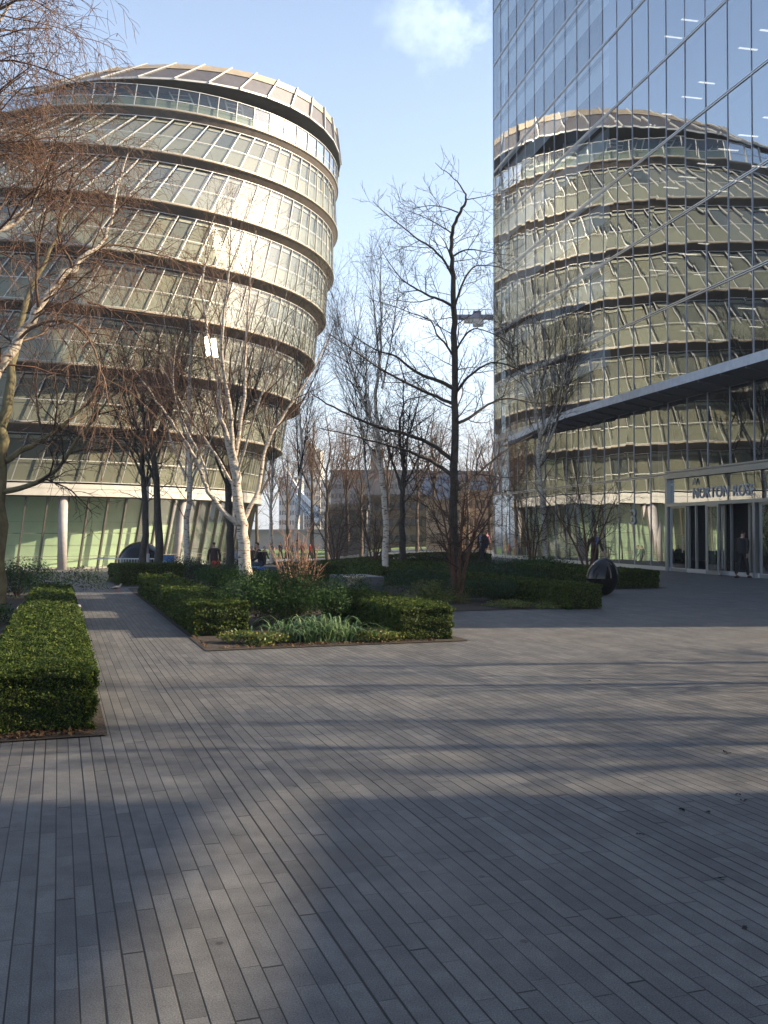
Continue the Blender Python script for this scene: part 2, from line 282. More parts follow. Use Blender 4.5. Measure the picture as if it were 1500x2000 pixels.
# ------------------------------------------------------------------ foliage helpers
def leaves(P, Nrm, size, rng, spread=.8, asp=.55):
    n = len(P); D = rng.normal(size=(n, 3)); D = D * spread + Nrm; D /= np.linalg.norm(D, axis=1, keepdims=True)
    A = rng.normal(size=(n, 3)); U = np.cross(D, A); U /= np.linalg.norm(U, axis=1, keepdims=True); W = np.cross(D, U)
    s = (size * (.6 + .8 * rng.random(n)))[:, None]
    V = np.stack([P - U * s, P - W * s * asp + D * s * .25, P + U * s, P + W * s * asp + D * s * .25], 1).reshape(-1, 3)
    F = np.arange(4 * n).reshape(-1, 4); return V, F
def hedge(a0, a1, t0, t1, h, label, dens=1., leaf=.014, seed=1, dip=.02, near=None):
    rng = np.random.default_rng(seed); cx, cy_ = AT((a0 + a1) / 2, (t0 + t1) / 2); root = empty('hedge', (cx, cy_, gh(cx, cy_)))
    tag(root, label, 'hedge', 'clipped box hedges of the garden')
    def W(a, t, z):
        p = a[:, None] * AX + t[:, None] * TX; g = np.array([gh(x, y) for x, y in p]); return np.stack([p[:, 0] - cx, p[:, 1] - cy_, z + g - gh(cx, cy_)], 1)
    P, Nn, S = [], [], []
    def face(n, fa, ft, fz, nrm, sc):
        P.append(W(fa, ft, fz)); Nn.append(np.tile(nrm, (n, 1))); S.append(np.full(n, leaf) * sc)
    faces = []
    L, Wd = a1 - a0, t1 - t0
    def cnt(area): return int(area * 5200 * dens)
    def und(x, y, k): return dip * (np.sin(x * 7.1 + k) + np.sin(y * 9.3 + k * 2) + .7 * np.sin((x + y) * 17 + k))
    # top, density falls with distance
    n = cnt(L * Wd); u = a0 + L * rng.random(n) ** 1.35; sc = 1 + 1.1 * (u - a0) / max(L, 1); keep = rng.random(n) < 1 / sc ** 1.3; u = u[keep]; sc = sc[keep]; n = len(u)
    v = t0 + Wd * rng.random(n); z = h + und(u, v, seed) + rng.normal(size=n) * .012
    P.append(W(u, v, z)); Nn.append(np.tile((0, 0, 1), (n, 1))); S.append(leaf * sc)
    for t, sg in ((t0, -1), (t1, 1)):
        n = cnt(L * h); u = a0 + L * rng.random(n) ** 1.35; sc = 1 + 1.1 * (u - a0) / max(L, 1); keep = rng.random(n) < 1 / sc ** 1.3; u = u[keep]; sc = sc[keep]; n = len(u)
        z = h * (1 - rng.random(n) ** 1.1 * .97); tt = np.full(n, t) + sg * (und(u, z * 3, seed + 3) + rng.normal(size=n) * .014 - .03 * (1 - z / h) ** 2)
        P.append(W(u, tt, z)); Nn.append(np.tile((*(sg * TX), .15), (n, 1))); S.append(leaf * sc)
    for a, sg in ((a0, -1), (a1, 1)):
        n = cnt(Wd * h) if sg < 0 else cnt(Wd * h) // 3; v = t0 + Wd * rng.random(n); z = h * (1 - rng.random(n) * .97)
        aa = np.full(n, a) + sg * (und(v, z * 3, seed + 5) + rng.normal(size=n) * .014 - .04 * (1 - z / h) ** 2)
        P.append(W(aa, v, z)); Nn.append(np.tile((*(sg * AX), .15), (n, 1))); S.append(np.full(n, leaf) * (1 if sg < 0 else 1.6))
    P, Nn, S = np.concatenate(P), np.concatenate(Nn), np.concatenate(S)
    V, F = leaves(P, Nn, S, rng, .75); mesh_np('foliage', V, F, M_box, parent=root)
    if near:                       # stray shoots standing proud of the clipped faces
        k = near; u = a0 + L * rng.random(k) ** 1.6; v = t0 + Wd * rng.random(k); P0 = W(u, v, np.full(k, h)); Ls = .03 + .06 * rng.random(k); d = rng.normal(size=(k, 3)) * .35 + np.array([0, 0, 1]); d /= np.linalg.norm(d, axis=1, keepdims=True)
        PP = np.concatenate([P0 + d * Ls[:, None] * s_ for s_ in (.3, .5, .7, .9, 1.1)]); V, F = leaves(PP, np.tile(d, (5, 1)), np.full(len(PP), leaf * .8), rng, 1.0); mesh_np('new_shoots', V, F, M_box, parent=root)
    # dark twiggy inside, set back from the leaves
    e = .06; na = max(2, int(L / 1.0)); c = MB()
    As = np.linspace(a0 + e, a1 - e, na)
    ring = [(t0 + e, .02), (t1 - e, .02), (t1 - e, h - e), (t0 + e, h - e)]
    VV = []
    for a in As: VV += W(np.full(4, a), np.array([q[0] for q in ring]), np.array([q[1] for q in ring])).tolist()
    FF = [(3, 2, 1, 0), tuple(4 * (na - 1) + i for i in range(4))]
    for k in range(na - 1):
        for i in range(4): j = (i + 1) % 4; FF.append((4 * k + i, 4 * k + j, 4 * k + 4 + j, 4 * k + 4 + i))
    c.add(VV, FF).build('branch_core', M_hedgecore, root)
    return root
hedge(8.62, 16.35, -.57, .29, .52, 'long low box hedge in the left foreground with its rough front end facing the camera', 1.75, .0108, 1, near=500)
hedge(17.05, 23.4, -.52, .27, .47, 'box hedge on the left continuing behind the raised stone edging', .5, .022, 2)
hedge(15.75, 27.4, 2.1, 2.97, .50, 'box hedge running along the right edge of the left path with a dark front end', .7, .019, 3)
hedge(14.12, 18.9, 5.05, 5.9, .53, 'sunlit box hedge ending at the front right corner of the middle bed', 1.0, .0155, 4, near=350)
hedge(32.3, 39.2, 1.9, 3.9, .66, 'broad dark box hedge at the far end of the left path', .28, .03, 5)
hedge(18.7, 27.5, 10.55, 11.4, .52, 'long shaded box hedge leading up to the egg sculpture on the right', .4, .024, 6)
hedge(25.1, 33, 15.9, 17.3, .52, 'short shaded box hedge to the right of the egg sculpture', .28, .028, 7)
hedge(26.4, 30.2, 4.6, 5.9, .5, 'box hedge behind the tall dry red stems in the middle bed', .25, .028, 8)
hedge(33, 39, 8.2, 10.4, .6, 'dark box hedge left of the middle birch trunk behind the stone block', .22, .032, 9)
hedge(35.5, 43, 11.2, 13.4, .55, 'box hedge behind the low square hedge in the centre of the garden', .2, .034, 10)
hedge(29, 33.5, 9.7, 11.4, .52, 'low square box hedge in the centre of the garden', .25, .03, 11)
hedge(44, 47, 11, 20.5, .6, 'wide box hedge across the back of the garden before the tan wall', .16, .04, 12)
hedge(47, 49.5, 5.5, 10.5, .65, 'wide box hedge across the back of the garden beside the seated person', .16, .04, 13)
hedge(50, 53.0, 3.5, 9.0, .7, 'box hedge farthest back on the left near the round building', .14, .045, 14)
hedge(30.5, 36.5, 12.6, 14.3, .5, 'box hedge between the big dark tree and the man in the dark suit', .22, .032, 15)
def shrub(name, label, cat, a, t, rad, h, m, n, leaf, seed, group=None, lob=9):
    rng = np.random.default_rng(seed); x, y = AT(a, t); root = empty(name, (x, y, gh(x, y))); tag(root, label, cat, group)
    C = [(rng.normal() * rad * .45, rng.normal() * rad * .35, h * (.15 + .55 * rng.random()), rad * (.35 + .3 * rng.random())) for _ in range(lob)]
    P = []; Nn = []
    for (px, py, pz, r) in C:
        k = n // lob; d = rng.normal(size=(k, 3)); d /= np.linalg.norm(d, axis=1, keepdims=True); d[:, 2] = np.abs(d[:, 2]) - .45 * (rng.random(k) < .5)
        rr = r * (.55 + .5 * rng.random(k) ** .5); p = np.array([px, py, pz]) + d * rr[:, None] * np.array([1, 1, .75 * h / rad if h < rad else 1.]); p[:, 2] = np.abs(p[:, 2])
        P.append(p); Nn.append(d)
    P, Nn = np.concatenate(P), np.concatenate(Nn); V, F = leaves(P, Nn, np.full(len(P), leaf), rng, .9, .4)
    mesh_np('foliage', V, F, m, parent=root)
    s = MB()
    for k in range(14):
        an = rng.random() * 6.28; q = rad * .7 * rng.random() ** .5
        s.tube([(0, 0, 0), (math.cos(an) * q * .5, math.sin(an) * q * .5, h * .45), (math.cos(an) * q, math.sin(an) * q, h * .85)], [.012, .008, .004], 4)
    s.build('stems', M_twig_dark, root)
    return root
M_twig_dark = mat('dark_twig', (.045, .032, .024), .85)
M_dry = mat('dry_red_stem', (.30, .17, .11), .75, var=.3, vscale=20)
shrub('feathery_shrub', 'large feathery green shrub filling the middle bed behind the strappy plant', 'shrub', 16.9, 4.0, .98, .98, M_shrub, 26000, .020, 21, lob=16)
shrub('grey_green_shrub', 'grey-green shrub mass left of the white birch trunk behind the long hedge', 'shrub', 20.8, 4.15, .85, .8, M_shrubblue, 9000, .026, 22, lob=14)
shrub('dark_shrub', 'dark bushy shrub between the birch trunk and the long path hedge', 'shrub', 24.4, 4.2, 1.0, .85, M_shrub, 7000, .03, 23, lob=14)
shrub('round_shrub', 'dark rounded evergreen shrub at the foot of the big dark tree', 'shrub', 21.4, 10.0, .9, .62, M_shrubblue, 8000, .024, 24, lob=10)
shrub('low_shrub', 'low leafy shrub in shade left of the multi-stemmed tree', 'shrub', 21.6, 8.5, .9, .5, M_ivy, 7000, .024, 25, lob=10)
shrub('low_shrub', 'grey-green shrub beside the square granite block in the middle garden', 'shrub', 26.0, 10.1, 1.1, .7, M_shrubblue, 7000, .03, 26, lob=12)
shrub('low_shrub', 'spreading dark shrub beyond the long shaded hedge on the right', 'shrub', 30.5, 14.0, 2.0, .8, M_shrubblue, 7000, .036, 27, lob=14)
shrub('low_shrub', 'dark shrub in front of the right-hand birch trunk', 'shrub', 33.5, 17.2, 1.8, .7, M_shrub, 6000, .036, 28, lob=12)
shrub('dark_shrub', 'dark evergreen shrub at the left edge of the photo by the tree trunk', 'shrub', 26.5, -1.0, 1.3, 1.1, M_shrubblue, 8000, .03, 29, lob=10)
shrub('spiky_shrub', 'small spiky dark plant at the far end of the left hedge', 'shrub', 24.4, -.35, .42, .6, M_shrub, 2500, .03, 30, lob=8)
shrub('low_shrub', 'low brown-green planting left of the foreground hedge', 'shrub', 13.0, -1.6, 1.0, .35, M_shrub, 9000, .02, 31, lob=14)
shrub('low_shrub', 'ragged low plants in the mulch behind the left tree trunk', 'shrub', 19.5, -1.9, 1.2, .5, M_shrub, 7000, .025, 32, lob=12)
shrub('ivy_patch', 'variegated ivy patch at the left tip of the middle bed', 'ground plant', 14.55, 2.75, .42, .2, M_ivy, 2600, .024, 33, lob=8)
shrub('ivy_patch', 'ivy spreading under the front hedge at the right of the middle bed', 'ground plant', 14.5, 4.72, .55, .2, M_ivy, 3800, .022, 34, lob=12)
shrub('ivy_patch', 'pale low foliage along the front of the shaded right bed', 'ground plant', 19.5, 9.9, .7, .16, M_ivy, 2600, .024, 35, lob=10)
shrub('grey_green_shrub', 'dark shrub clump between the dark twin trunks and the thin birch', 'shrub', 37.5, 5.5, 1.9, 1.0, M_shrubblue, 8000, .04, 36, lob=12)
def strappy(a, t):
    rng = np.random.default_rng(5); x, y = AT(a, t); root = empty('strappy_plant', (x, y, 0)); tag(root, 'clump of long arching strap-shaped leaves at the front of the middle bed', 'plant')
    V = []; F = []; n = 0
    for k in range(420):
        cx, cy_ = rng.normal() * .32, rng.normal() * .14; an = rng.random() * 6.28; L = .35 + .35 * rng.random(); up = .5 + .5 * rng.random(); w = .009 + .006 * rng.random()
        d = np.array([math.cos(an), math.sin(an)]); sd = np.array([-d[1], d[0]])
        for i in range(6):
            s = i / 5; r = L * s * (.35 + .65 * s * (1.3 - up)); z = L * up * (s * 1.5 - s * s * 1.15) * 1.25 + .02; ww = w * (1 - s ** 3 * .9)
            c = np.array([cx, cy_]) + d * r
            V += [(*(c + sd * ww), z), (*(c - sd * ww), z)]
            if i: F.append((n - 2, n - 1, n + 1, n))
            n += 2
    mesh_np('leaf_clump', np.array(V), np.array(F), M_strap, parent=root)
strappy(14.55, 3.75)
def dead_leaf_litter():
    rng = np.random.default_rng(8); P = []
    for (a0, a1, t0, t1, n) in ((8.42, 8.65, -.6, .3, 260), (13.88, 14.2, 2.2, 5.6, 420), (14.2, 16, 2.05, 2.1, 60), (14.2, 15.6, 2.9, 5.0, 200), (8.5, 16, -1.8, -.6, 300)):
        a, t = a0 + (a1 - a0) * rng.random(n), t0 + (t1 - t0) * rng.random(n); p = a[:, None] * AX + t[:, None] * TX; P.append(np.column_stack([p, .02 + .02 * rng.random(n)]))
    P = np.concatenate(P); V, F = leaves(P, np.tile((0, 0, 1), (len(P), 1)), np.full(len(P), .02), rng, .4, .6)
    tag(mesh_np('leaf_litter', V, F, M_dead), 'fallen brown leaves on the mulch at the hedge feet', 'leaves', kind='stuff')
dead_leaf_litter()
def tall_stems():
    rng = np.random.default_rng(11); x, y = AT(19.5, 4.75); root = empty('dogwood', (x, y, 0)); tag(root, 'tall bare reddish dry stems rising from the middle bed', 'shrub')
    P, Rr = [], []
    for k in range(26):
        an = rng.random() * 6.28; L = 1.0 + .75 * rng.random(); lean = .06 + .2 * rng.random(); b = np.array([rng.normal() * .09, rng.normal() * .08, 0.]); d = np.array([math.cos(an) * lean, math.sin(an) * lean, 1.]); d /= np.linalg.norm(d)
        pts = [b]
        for i in range(5): d = d + rng.normal(size=3) * .06; d /= np.linalg.norm(d); pts.append(pts[-1] + d * L / 5)
        P.append(pts); Rr.append(np.linspace(.014, .006, 6))
        for j in range(9):
            i = rng.integers(1, 6); q = [pts[i]]; dd = d + rng.normal(size=3) * .45; dd /= np.linalg.norm(dd)
            for s in range(5): dd = dd + rng.normal(size=3) * .1; q.append(q[-1] + dd * .06)
            P.append(q); Rr.append(np.linspace(.006, .003, 6))
    V, F = tube_arrays(np.array(P), np.array(Rr), 4); mesh_np('stems', V, F, M_dry, parent=root)
tall_stems()
def stone_box(name, label, cat, a0, a1, t0, t1, h, m, z0=0, group=None):
    s = MB(); g = gh(*AT(a0, t0))
    def ring(z, o): return [(*AT(a, t), z + g) for a, t in ((a0 + o, t0 + o), (a0 + o, t1 - o), (a1 - o, t1 - o), (a1 - o, t0 + o))]
    V = ring(z0 - .05, 0) + ring(h * .76, 0) + ring(h * .76, .012) + ring(h * .79, .012) + ring(h * .79, 0) + ring(h - .012, 0) + ring(h, .012)
    F = [(0, 1, 2, 3)]
    for k in range(6):
        for i in range(4): j = (i + 1) % 4; F.append((4 * k + i, 4 * k + j, 4 * k + 4 + j, 4 * k + 4 + i)[::-1])
    F.append((24, 25, 26, 27)); s.add(V, F); o = s.build(name, m); tag(o, label, cat, group); return o
stone_box('edging_block', 'long pale granite edging across the left bed between two hedges', 'stone edging', 16.45, 16.78, -.62, .36, .5, M_stone)
stone_box('granite_bench', 'square granite block seat in the middle of the garden by the birch', 'bench', 25.9, 27.7, 7.65, 8.75, .44, M_dstone, group='granite block seats')
stone_box('granite_bench', 'granite block seat under the person in black behind the white birch', 'bench', 34.6, 36.6, 6.4, 7.85, .55, M_dstone, group='granite block seats')
stone_box('granite_bench', 'low granite slab seat with the blue and black bags on it', 'bench', 29.8, 31.6, 5.7, 7.3, .42, M_dstone, group='granite block seats')
# ------------------------------------------------------------------ round office building with stepped rings
def ring_c(i):
    j = 8 - i
    return (-36.45 + 1.3255 * j + .1144 * j * j, 89.29 - .7144 * j + .0669 * j * j, 24.94 + .9083 * j - .2843 * j * j, 5.138 + 3.998 * j)
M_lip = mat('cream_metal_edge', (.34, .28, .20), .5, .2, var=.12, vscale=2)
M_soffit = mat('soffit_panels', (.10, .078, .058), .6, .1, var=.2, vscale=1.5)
M_panel = rnd_mat('insulated_panel', [(.18, .18, .145), (.205, .20, .16), (.23, .225, .18), (.19, .188, .152)], .5, .4)
M_blind = rnd_mat('window_blinds', [(.06, .07, .07), (.09, .10, .10), (.19, .18, .145), (.12, .128, .12), (.24, .22, .165), (.15, .155, .135), (.19, .18, .145), (.08, .09, .09)], .6, .3)
M_head = rnd_mat('blind_boxes', [(.34, .32, .26), (.40, .38, .31)], .5, .3)
M_chglass = glass_mat('clear_facade_glass', (.93, .95, .90), .02, 1.45, .03, .003, .8, (1., .97, .90), mxf=.19)
M_chglass2 = glass_mat('green_facade_glass', (.84, .93, .84), .05, 1.45, .02, mxf=.7)
M_deck = mat('dark_green_core', (.03, .06, .05), .4, .2, var=.3, vscale=1.)
M_green = mat('pale_green_wall', (.55, .61, .47), .6, var=.06, vscale=1)
M_greenlow = mat('pale_green_lower_wall', (.50, .60, .40), .6)
M_louvre = mat('mauve_grey_louvres', (.10, .095, .105), .55, .3, var=.12, vscale=2)
M_beam = mat('pale_precast_beam', (.55, .52, .46), .6, var=.08, vscale=1.5)
M_colm = mat('round_concrete_column', (.42, .38, .36), .6, var=.12, vscale=4)
M_dmull = mat('bronze_mullion', (.16, .14, .11), .5, .3)
CH = empty('round_office_building', (ring_c(8)[0], ring_c(8)[1], -1.0))
tag(CH, 'round leaning glass office building with stepped ring floors and a louvred crown on the left', 'building')
CHO = Vector(CH.location)
def cp(c, r, th, z): return Vector((c[0] + r * math.sin(th), c[1] + r * math.cos(th), z)) - CHO
def frustum(mb, c0, r0, z0, c1, r1, z1, n, mi=0, split=False):
    for k in range(n):
        a, b = 2 * math.pi * k / n, 2 * math.pi * (k + 1) / n
        mb.quad(cp(c0, r0, a, z0), cp(c0, r0, b, z0), cp(c1, r1, b, z1), cp(c1, r1, a, z1), mi)
REC = {1: .35, 2: .5, 3: .65, 4: .85, 5: 1.0, 6: 1.3, 7: 1.5, 8: 1.0}
rngc = random.Random(4)
for i in range(8, 0, -1):
    X, Z, Rr, H = ring_c(i); c = (X, Z); n = int(round(2 * math.pi * Rr / 1.57))
    st = MB()                                     # projecting floor edge: lip and recessed soffit
    hb = H - .85 if i == 8 else H
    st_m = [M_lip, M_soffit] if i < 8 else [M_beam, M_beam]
    if i == 8:
        frustum(st, c, Rr, H - .85, c, Rr, H - .36, 120); frustum(st, c, Rr, H - .36, c, Rr - .06, H - .36, 120); frustum(st, c, Rr - .06, H - .36, c, Rr - .06, H - .33, 120); frustum(st, c, Rr - .06, H - .33, c, Rr, H - .33, 120); frustum(st, c, Rr, H - .33, c, Rr, H, 120)
        frustum(st, c, Rr, H, c, Rr - .4, H + .01, 120); frustum(st, c, Rr - 6, H - .85, c, Rr, H - .85, 120)
    else:
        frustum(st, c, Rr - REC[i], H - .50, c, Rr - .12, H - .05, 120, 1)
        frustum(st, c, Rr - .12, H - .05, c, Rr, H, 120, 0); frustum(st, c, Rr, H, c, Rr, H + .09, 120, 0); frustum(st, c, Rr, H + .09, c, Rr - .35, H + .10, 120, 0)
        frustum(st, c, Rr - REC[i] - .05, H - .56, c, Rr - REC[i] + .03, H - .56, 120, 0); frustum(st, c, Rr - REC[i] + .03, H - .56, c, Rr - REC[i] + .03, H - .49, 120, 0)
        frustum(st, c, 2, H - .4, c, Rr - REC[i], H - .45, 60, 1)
    floor = st.build('ring_floor', st_m, CH)
    if i > 1:
        X1, Z1, R1, H1 = ring_c(i - 1); c1 = (X1, Z1); r1 = R1 - REC[i - 1]; z1 = H1 - .53; r0 = Rr - .16; z0 = H + .14
    else:
        c1 = (X + .25, Z - .05); r1 = Rr - .35; z1 = H + 1.75; r0 = Rr - .16; z0 = H + .14
    def P(th, s, off): # point on the sloping glazing, off = inward offset
        return cp((c[0] + (c1[0] - c[0]) * s, c[1] + (c1[1] - c[1]) * s), r0 + (r1 - r0) * s - off, th, z0 + (z1 - z0) * s)
    gl, pn, bl, hd, mu, tr = MB(), MB(), MB(), MB(), MB(), MB()
    mid = .46 if i > 1 else .42
    for k in range(n):
        a, b = 2 * math.pi * k / n, 2 * math.pi * (k + 1) / n; w = (b - a)
        a2, b2 = a + w * .01, b - w * .01
        gl.quad(P(a2, 0, 0), P(b2, 0, 0), P(b2, 1, 0), P(a2, 1, 0))
        pn.quad(P(a, 0, .16), P(b, 0, .16), P(b, mid, .16), P(a, mid, .16))
        if i > 1:
            # blind drawn part way down, dark column strip beside it
            e = b - w * (.03 + .14 * rngc.random()); d = mid
            bl.quad(P(a, d, .22), P(e, d, .22), P(e, .88, .22), P(a, .88, .22))
            hd.quad(P(a, .89, .14), P(e, .89, .14), P(e, .96, .14), P(a, .96, .14))
        s = 0.
        mu.bar(P(a, 0, -.04), P(a, 1, -.04), .06, .08, up=cp(c, 1, a, 0) - cp(c, 0, a, 0), mi=0)
    frustum(tr, (c[0] + (c1[0] - c[0]) * mid, c[1] + (c1[1] - c[1]) * mid), r0 + (r1 - r0) * mid + .01, z0 + (z1 - z0) * mid - .03, (c[0] + (c1[0] - c[0]) * mid, c[1] + (c1[1] - c[1]) * mid), r0 + (r1 - r0) * mid + .01, z0 + (z1 - z0) * mid + .03, n)
    for k in range(n):
        a, b = 2 * math.pi * k / n, 2 * math.pi * (k + 1) / n; mu.bar(P(a, 1, -.05), P(b, 1, -.05), .05, .05); mu.bar(P(a, .004, -.05), P(b, .004, -.05), .05, .05)
    gb = gl.build('glazing_band', M_chglass if i > 1 else M_chglass2, CH); mu.build('mullion_set', M_alu, gb); tr.build('transom', M_alu, gb)
    pn.build('panel_band', M_panel, gb)
    if i > 1:
        bl.build('blind_row', M_blind, gb); hd.build('blind_box_row', M_head, gb)
        bk = MB(); frustum(bk, c, r0 - 1.2, z0, c1, r1 - 1.2, z1, 60); bk.build('inner_wall', mat('dim_interior_%d' % i, (.20, .20, .18), .9, var=.3, vscale=.5), gb)
# pane added on the sixth ring, tilted to throw a sun glint at the viewer
def glint_pane():
    p = atZ(420, 672, 72.0); X_, Z_, R__, H_ = ring_c(6); v = Vector((p.x - X_, p.y - Z_)); v = v.normalized() * (R__ + .12); dirr = Vector((X_ + v.x, Z_ + v.y))
    k = dirr.y / p.y; p = Vector((dirr.x, dirr.y, EYE + (p.z - EYE) * k)); toc = (Vector((0, 0, EYE)) - p).normalized(); nrm = (toc + SDIR).normalized()
    u = nrm.cross(Vector((0, 0, 1))).normalized(); w_ = u.cross(nrm).normalized(); w_ = w_ if w_.z > 0 else -w_
    c = p - CHO; m = MB(); m.quad(c - u * .52 - w_ * .98, c + u * .52 - w_ * .98, c + u * .52 + w_ * .98, c - u * .52 + w_ * .98)
    o = m.build('glint_pane', glass_mat('glint_pane_glass', (.9, .92, .88), .08, 1.5, .035), CH)
    f = MB()
    for a, b in (((-1, -1), (1, -1)), ((1, -1), (1, 1)), ((1, 1), (-1, 1)), ((-1, 1), (-1, -1))): f.bar(c + u * .54 * a[0] + w_ * 1.0 * a[1], c + u * .54 * b[0] + w_ * 1.0 * b[1], .04, .04, up=nrm)
    f.build('glint_pane_frame', M_alu, o)
glint_pane()
# roof terrace storey under the crown
LOWC, LOWR, LOWH, LGX, LGZ = (-23.52, 89.56), 19.4, 32.27 + 1.7, .1379, -.0401
TOPC, TOPR, TOPH, TGX, TGZ = (-20.2, 88.485), 15.755, 34.72 + 1.7, .1379, -.0401
def tilt(cc, r, H, gx, gz, th, dr=0, dz=0):
    dx, dz_ = (r + dr) * math.sin(th), (r + dr) * math.cos(th)
    z = H + gx * dx + gz * dz_ + dz; x_, y_ = cc[0] + dx, cc[1] + dz_
    if cc is LOWC:           # on the low side the crown sinks behind the terrace glazing
        k = sm((35.3 - z) / 1.6); X1_, Z1_, R1_, H1_ = ring_c(1); v = Vector((x_ - X1_, y_ - Z1_)); lim = v.normalized() * min(v.length, R1_ - .55)
        x_ += (X1_ + lim.x - x_) * k; y_ += (Z1_ + lim.y - y_) * k; z = max(z, 34.2 * k + z * (1 - k))
    return Vector((x_, y_, z)) - CHO
X, Z, Rr, H = ring_c(1)
tv = MB(); nn = 72
for k in range(nn):
    a, b = 2 * math.pi * k / nn, 2 * math.pi * (k + 1) / nn
    cc = (X + .6, Z - .2)
    tv.quad(cp(cc, Rr - 3.2, a, H), cp(cc, Rr - 3.2, b, H), tilt(LOWC, LOWR, LOWH, LGX, LGZ, b, -2.2, -.05), tilt(LOWC, LOWR, LOWH, LGX, LGZ, a, -2.2, -.05), 0)
frustum(tv, (X, Z), 1, H + .05, (X, Z), Rr - .3, H + .05, 60, 1)
core = tv.build('terrace_wall', [M_deck, M_dstone], CH)
tb = MB()
for k in range(nn):
    a = 2 * math.pi * (k + .3) / nn; cc = (X + .6, Z - .2)
    tb.bar(cp(cc, Rr - 2.9, a, H), tilt(LOWC, LOWR, LOWH, LGX, LGZ, a, -1.9), .12, .12)
    p0, p1 = cp(cc, Rr - 2.95, a, H), tilt(LOWC, LOWR, LOWH, LGX, LGZ, a, -1.95)
    q0, q1 = cp(cc, Rr - 2.95, a + 6.2832 / nn, H), tilt(LOWC, LOWR, LOWH, LGX, LGZ, a + 6.2832 / nn, -1.95)
    if k % 3 == 0:
        for s in np.arange(.1, 1., .12): tb.bar(p0.lerp(p1, s), q0.lerp(q1, s), .05, .05)
tb.build('terrace_posts', M_alu, core)
cr_ = MB(); lv = MB(); fl = MB(); nc = 46
for k in range(nc):
    a, b = 2 * math.pi * k / nc, 2 * math.pi * (k + 1) / nc
    L0, L1 = tilt(LOWC, LOWR, LOWH, LGX, LGZ, a), tilt(LOWC, LOWR, LOWH, LGX, LGZ, b); T0, T1 = tilt(TOPC, TOPR, TOPH, TGX, TGZ, a), tilt(TOPC, TOPR, TOPH, TGX, TGZ, b)
    for s0, s1, mi in ((0, .70, 0),):
        lv.quad(L0.lerp(T0, s0), L1.lerp(T1, s0), L1.lerp(T1, s1), L0.lerp(T0, s1))
    A0, A1 = L0.lerp(T0, .70), L1.lerp(T1, .70); out = Vector(((TOPC[0] - CHO.x), (TOPC[1] - CHO.y), 0))
    def push(p, d):
        v = p - Vector((out.x, out.y, p.z)); v.normalize(); return p + v * d
    fl.quad(push(A0, .08), push(A1, .08), push(T1, .08), push(T0, .08)); fl.quad(A0, A1, push(A1, .08), push(A0, .08))
    cr_.bar(push(L0, .05), push(T0, .14), .10, .22, up=push(L0, 1) - L0); cr_.bar(L0, L1, .10, .14)
    cr_.quad(L0, L1, tilt(LOWC, LOWR, LOWH, LGX, LGZ, b, -2.6, .1), tilt(LOWC, LOWR, LOWH, LGX, LGZ, a, -2.6, .1), 1)
    cr_.quad(T0, T1, Vector((out.x, out.y, (TOPH - CHO.z))), Vector((out.x, out.y, (TOPH - CHO.z))) + Vector((0, .01, 0)), 1)
crown = lv.build('louvre_crown', M_louvre, CH); fl.build('crown_fascia', M_lip, crown); cr_.build('crown_ribs', [M_alu, M_soffit], crown)
# ground storey: green glass wall, leaning mullions, stout columns
X8, Z8, R8, H8 = ring_c(8); gt, gb_ = H8 - .86, -1.05
gw, gm, gi = MB(), MB(), MB(); n = 104; cB = (X8 - .75, Z8 + .3)
def PG(th, s, off): return cp((X8 + (cB[0] - X8) * (1 - s), Z8 + (cB[1] - Z8) * (1 - s)), R8 - .7 + (-.35) * (1 - s) - off, th, gb_ + (gt - gb_) * s)
for k in range(n):
    a, b = 2 * math.pi * k / n, 2 * math.pi * (k + 1) / n
    gw.quad(PG(a, .03, 0), PG(b, .03, 0), PG(b, 1, 0), PG(a, 1, 0)); gm.bar(PG(a, 0, -.08), PG(a, 1, -.08), .11, .26, up=cp((X8, Z8), 1, a, 0) - cp((X8, Z8), 0, a, 0))
    gi.quad(PG(a, .0, 2.1), PG(b, .0, 2.1), PG(b, 1, 2.1), PG(a, 1, 2.1))
    for s in (.33, .66): gi.bar(PG(a, s, 2.08), PG(b, s, 2.08), .012, .012, mi=1)
hr = MB(); hd_ = MB()
gwo = gw.build('ground_glazing', M_chglass2, CH); gm.build('mullion_set', M_dmull, gwo); tr = MB()
for k in range(n):
    a, b = 2 * math.pi * k / n, 2 * math.pi * (k + 1) / n; tr.bar(PG(a, .5, -.02), PG(b, .5, -.02), .05, .05)
    hd_.bar(PG(a, .995, -.1), PG(b, .995, -.1), .1, .1)
    for s in (.15, .19): hr.bar(PG(a, s, -.9), PG(b, s, -.9), .035, .035)
    if k % 2 == 0: hr.bar(PG(a, .0, -.9), PG(a, .19, -.9), .05, .05)
tr.build('transom', M_dmull, gwo); hr.build('inner_handrail', M_dmull, gwo); hd_.build('head_rail', M_dmull, gwo); gi.build('green_inner_wall', [M_green, M_dmull], CH)
pl = MB(); frustum(pl, cB, R8 - 1.0, -1.3, cB, R8 - .9, -.9, 90); frustum(pl, cB, R8 - .9, -.9, cB, R8 - 5, -.9, 90); pl.build('stone_plinth', M_beam, CH)
def th_at(x, rr):
    t_ = (x - 750) / FPX; a_ = 1 + t_ * t_; b_ = -2 * (t_ * X8 + Z8); c_ = X8 * X8 + Z8 * Z8 - rr * rr; zz = (-b_ - math.sqrt(b_ * b_ - 4 * a_ * c_)) / (2 * a_); return math.atan2(t_ * zz - X8, zz - Z8)
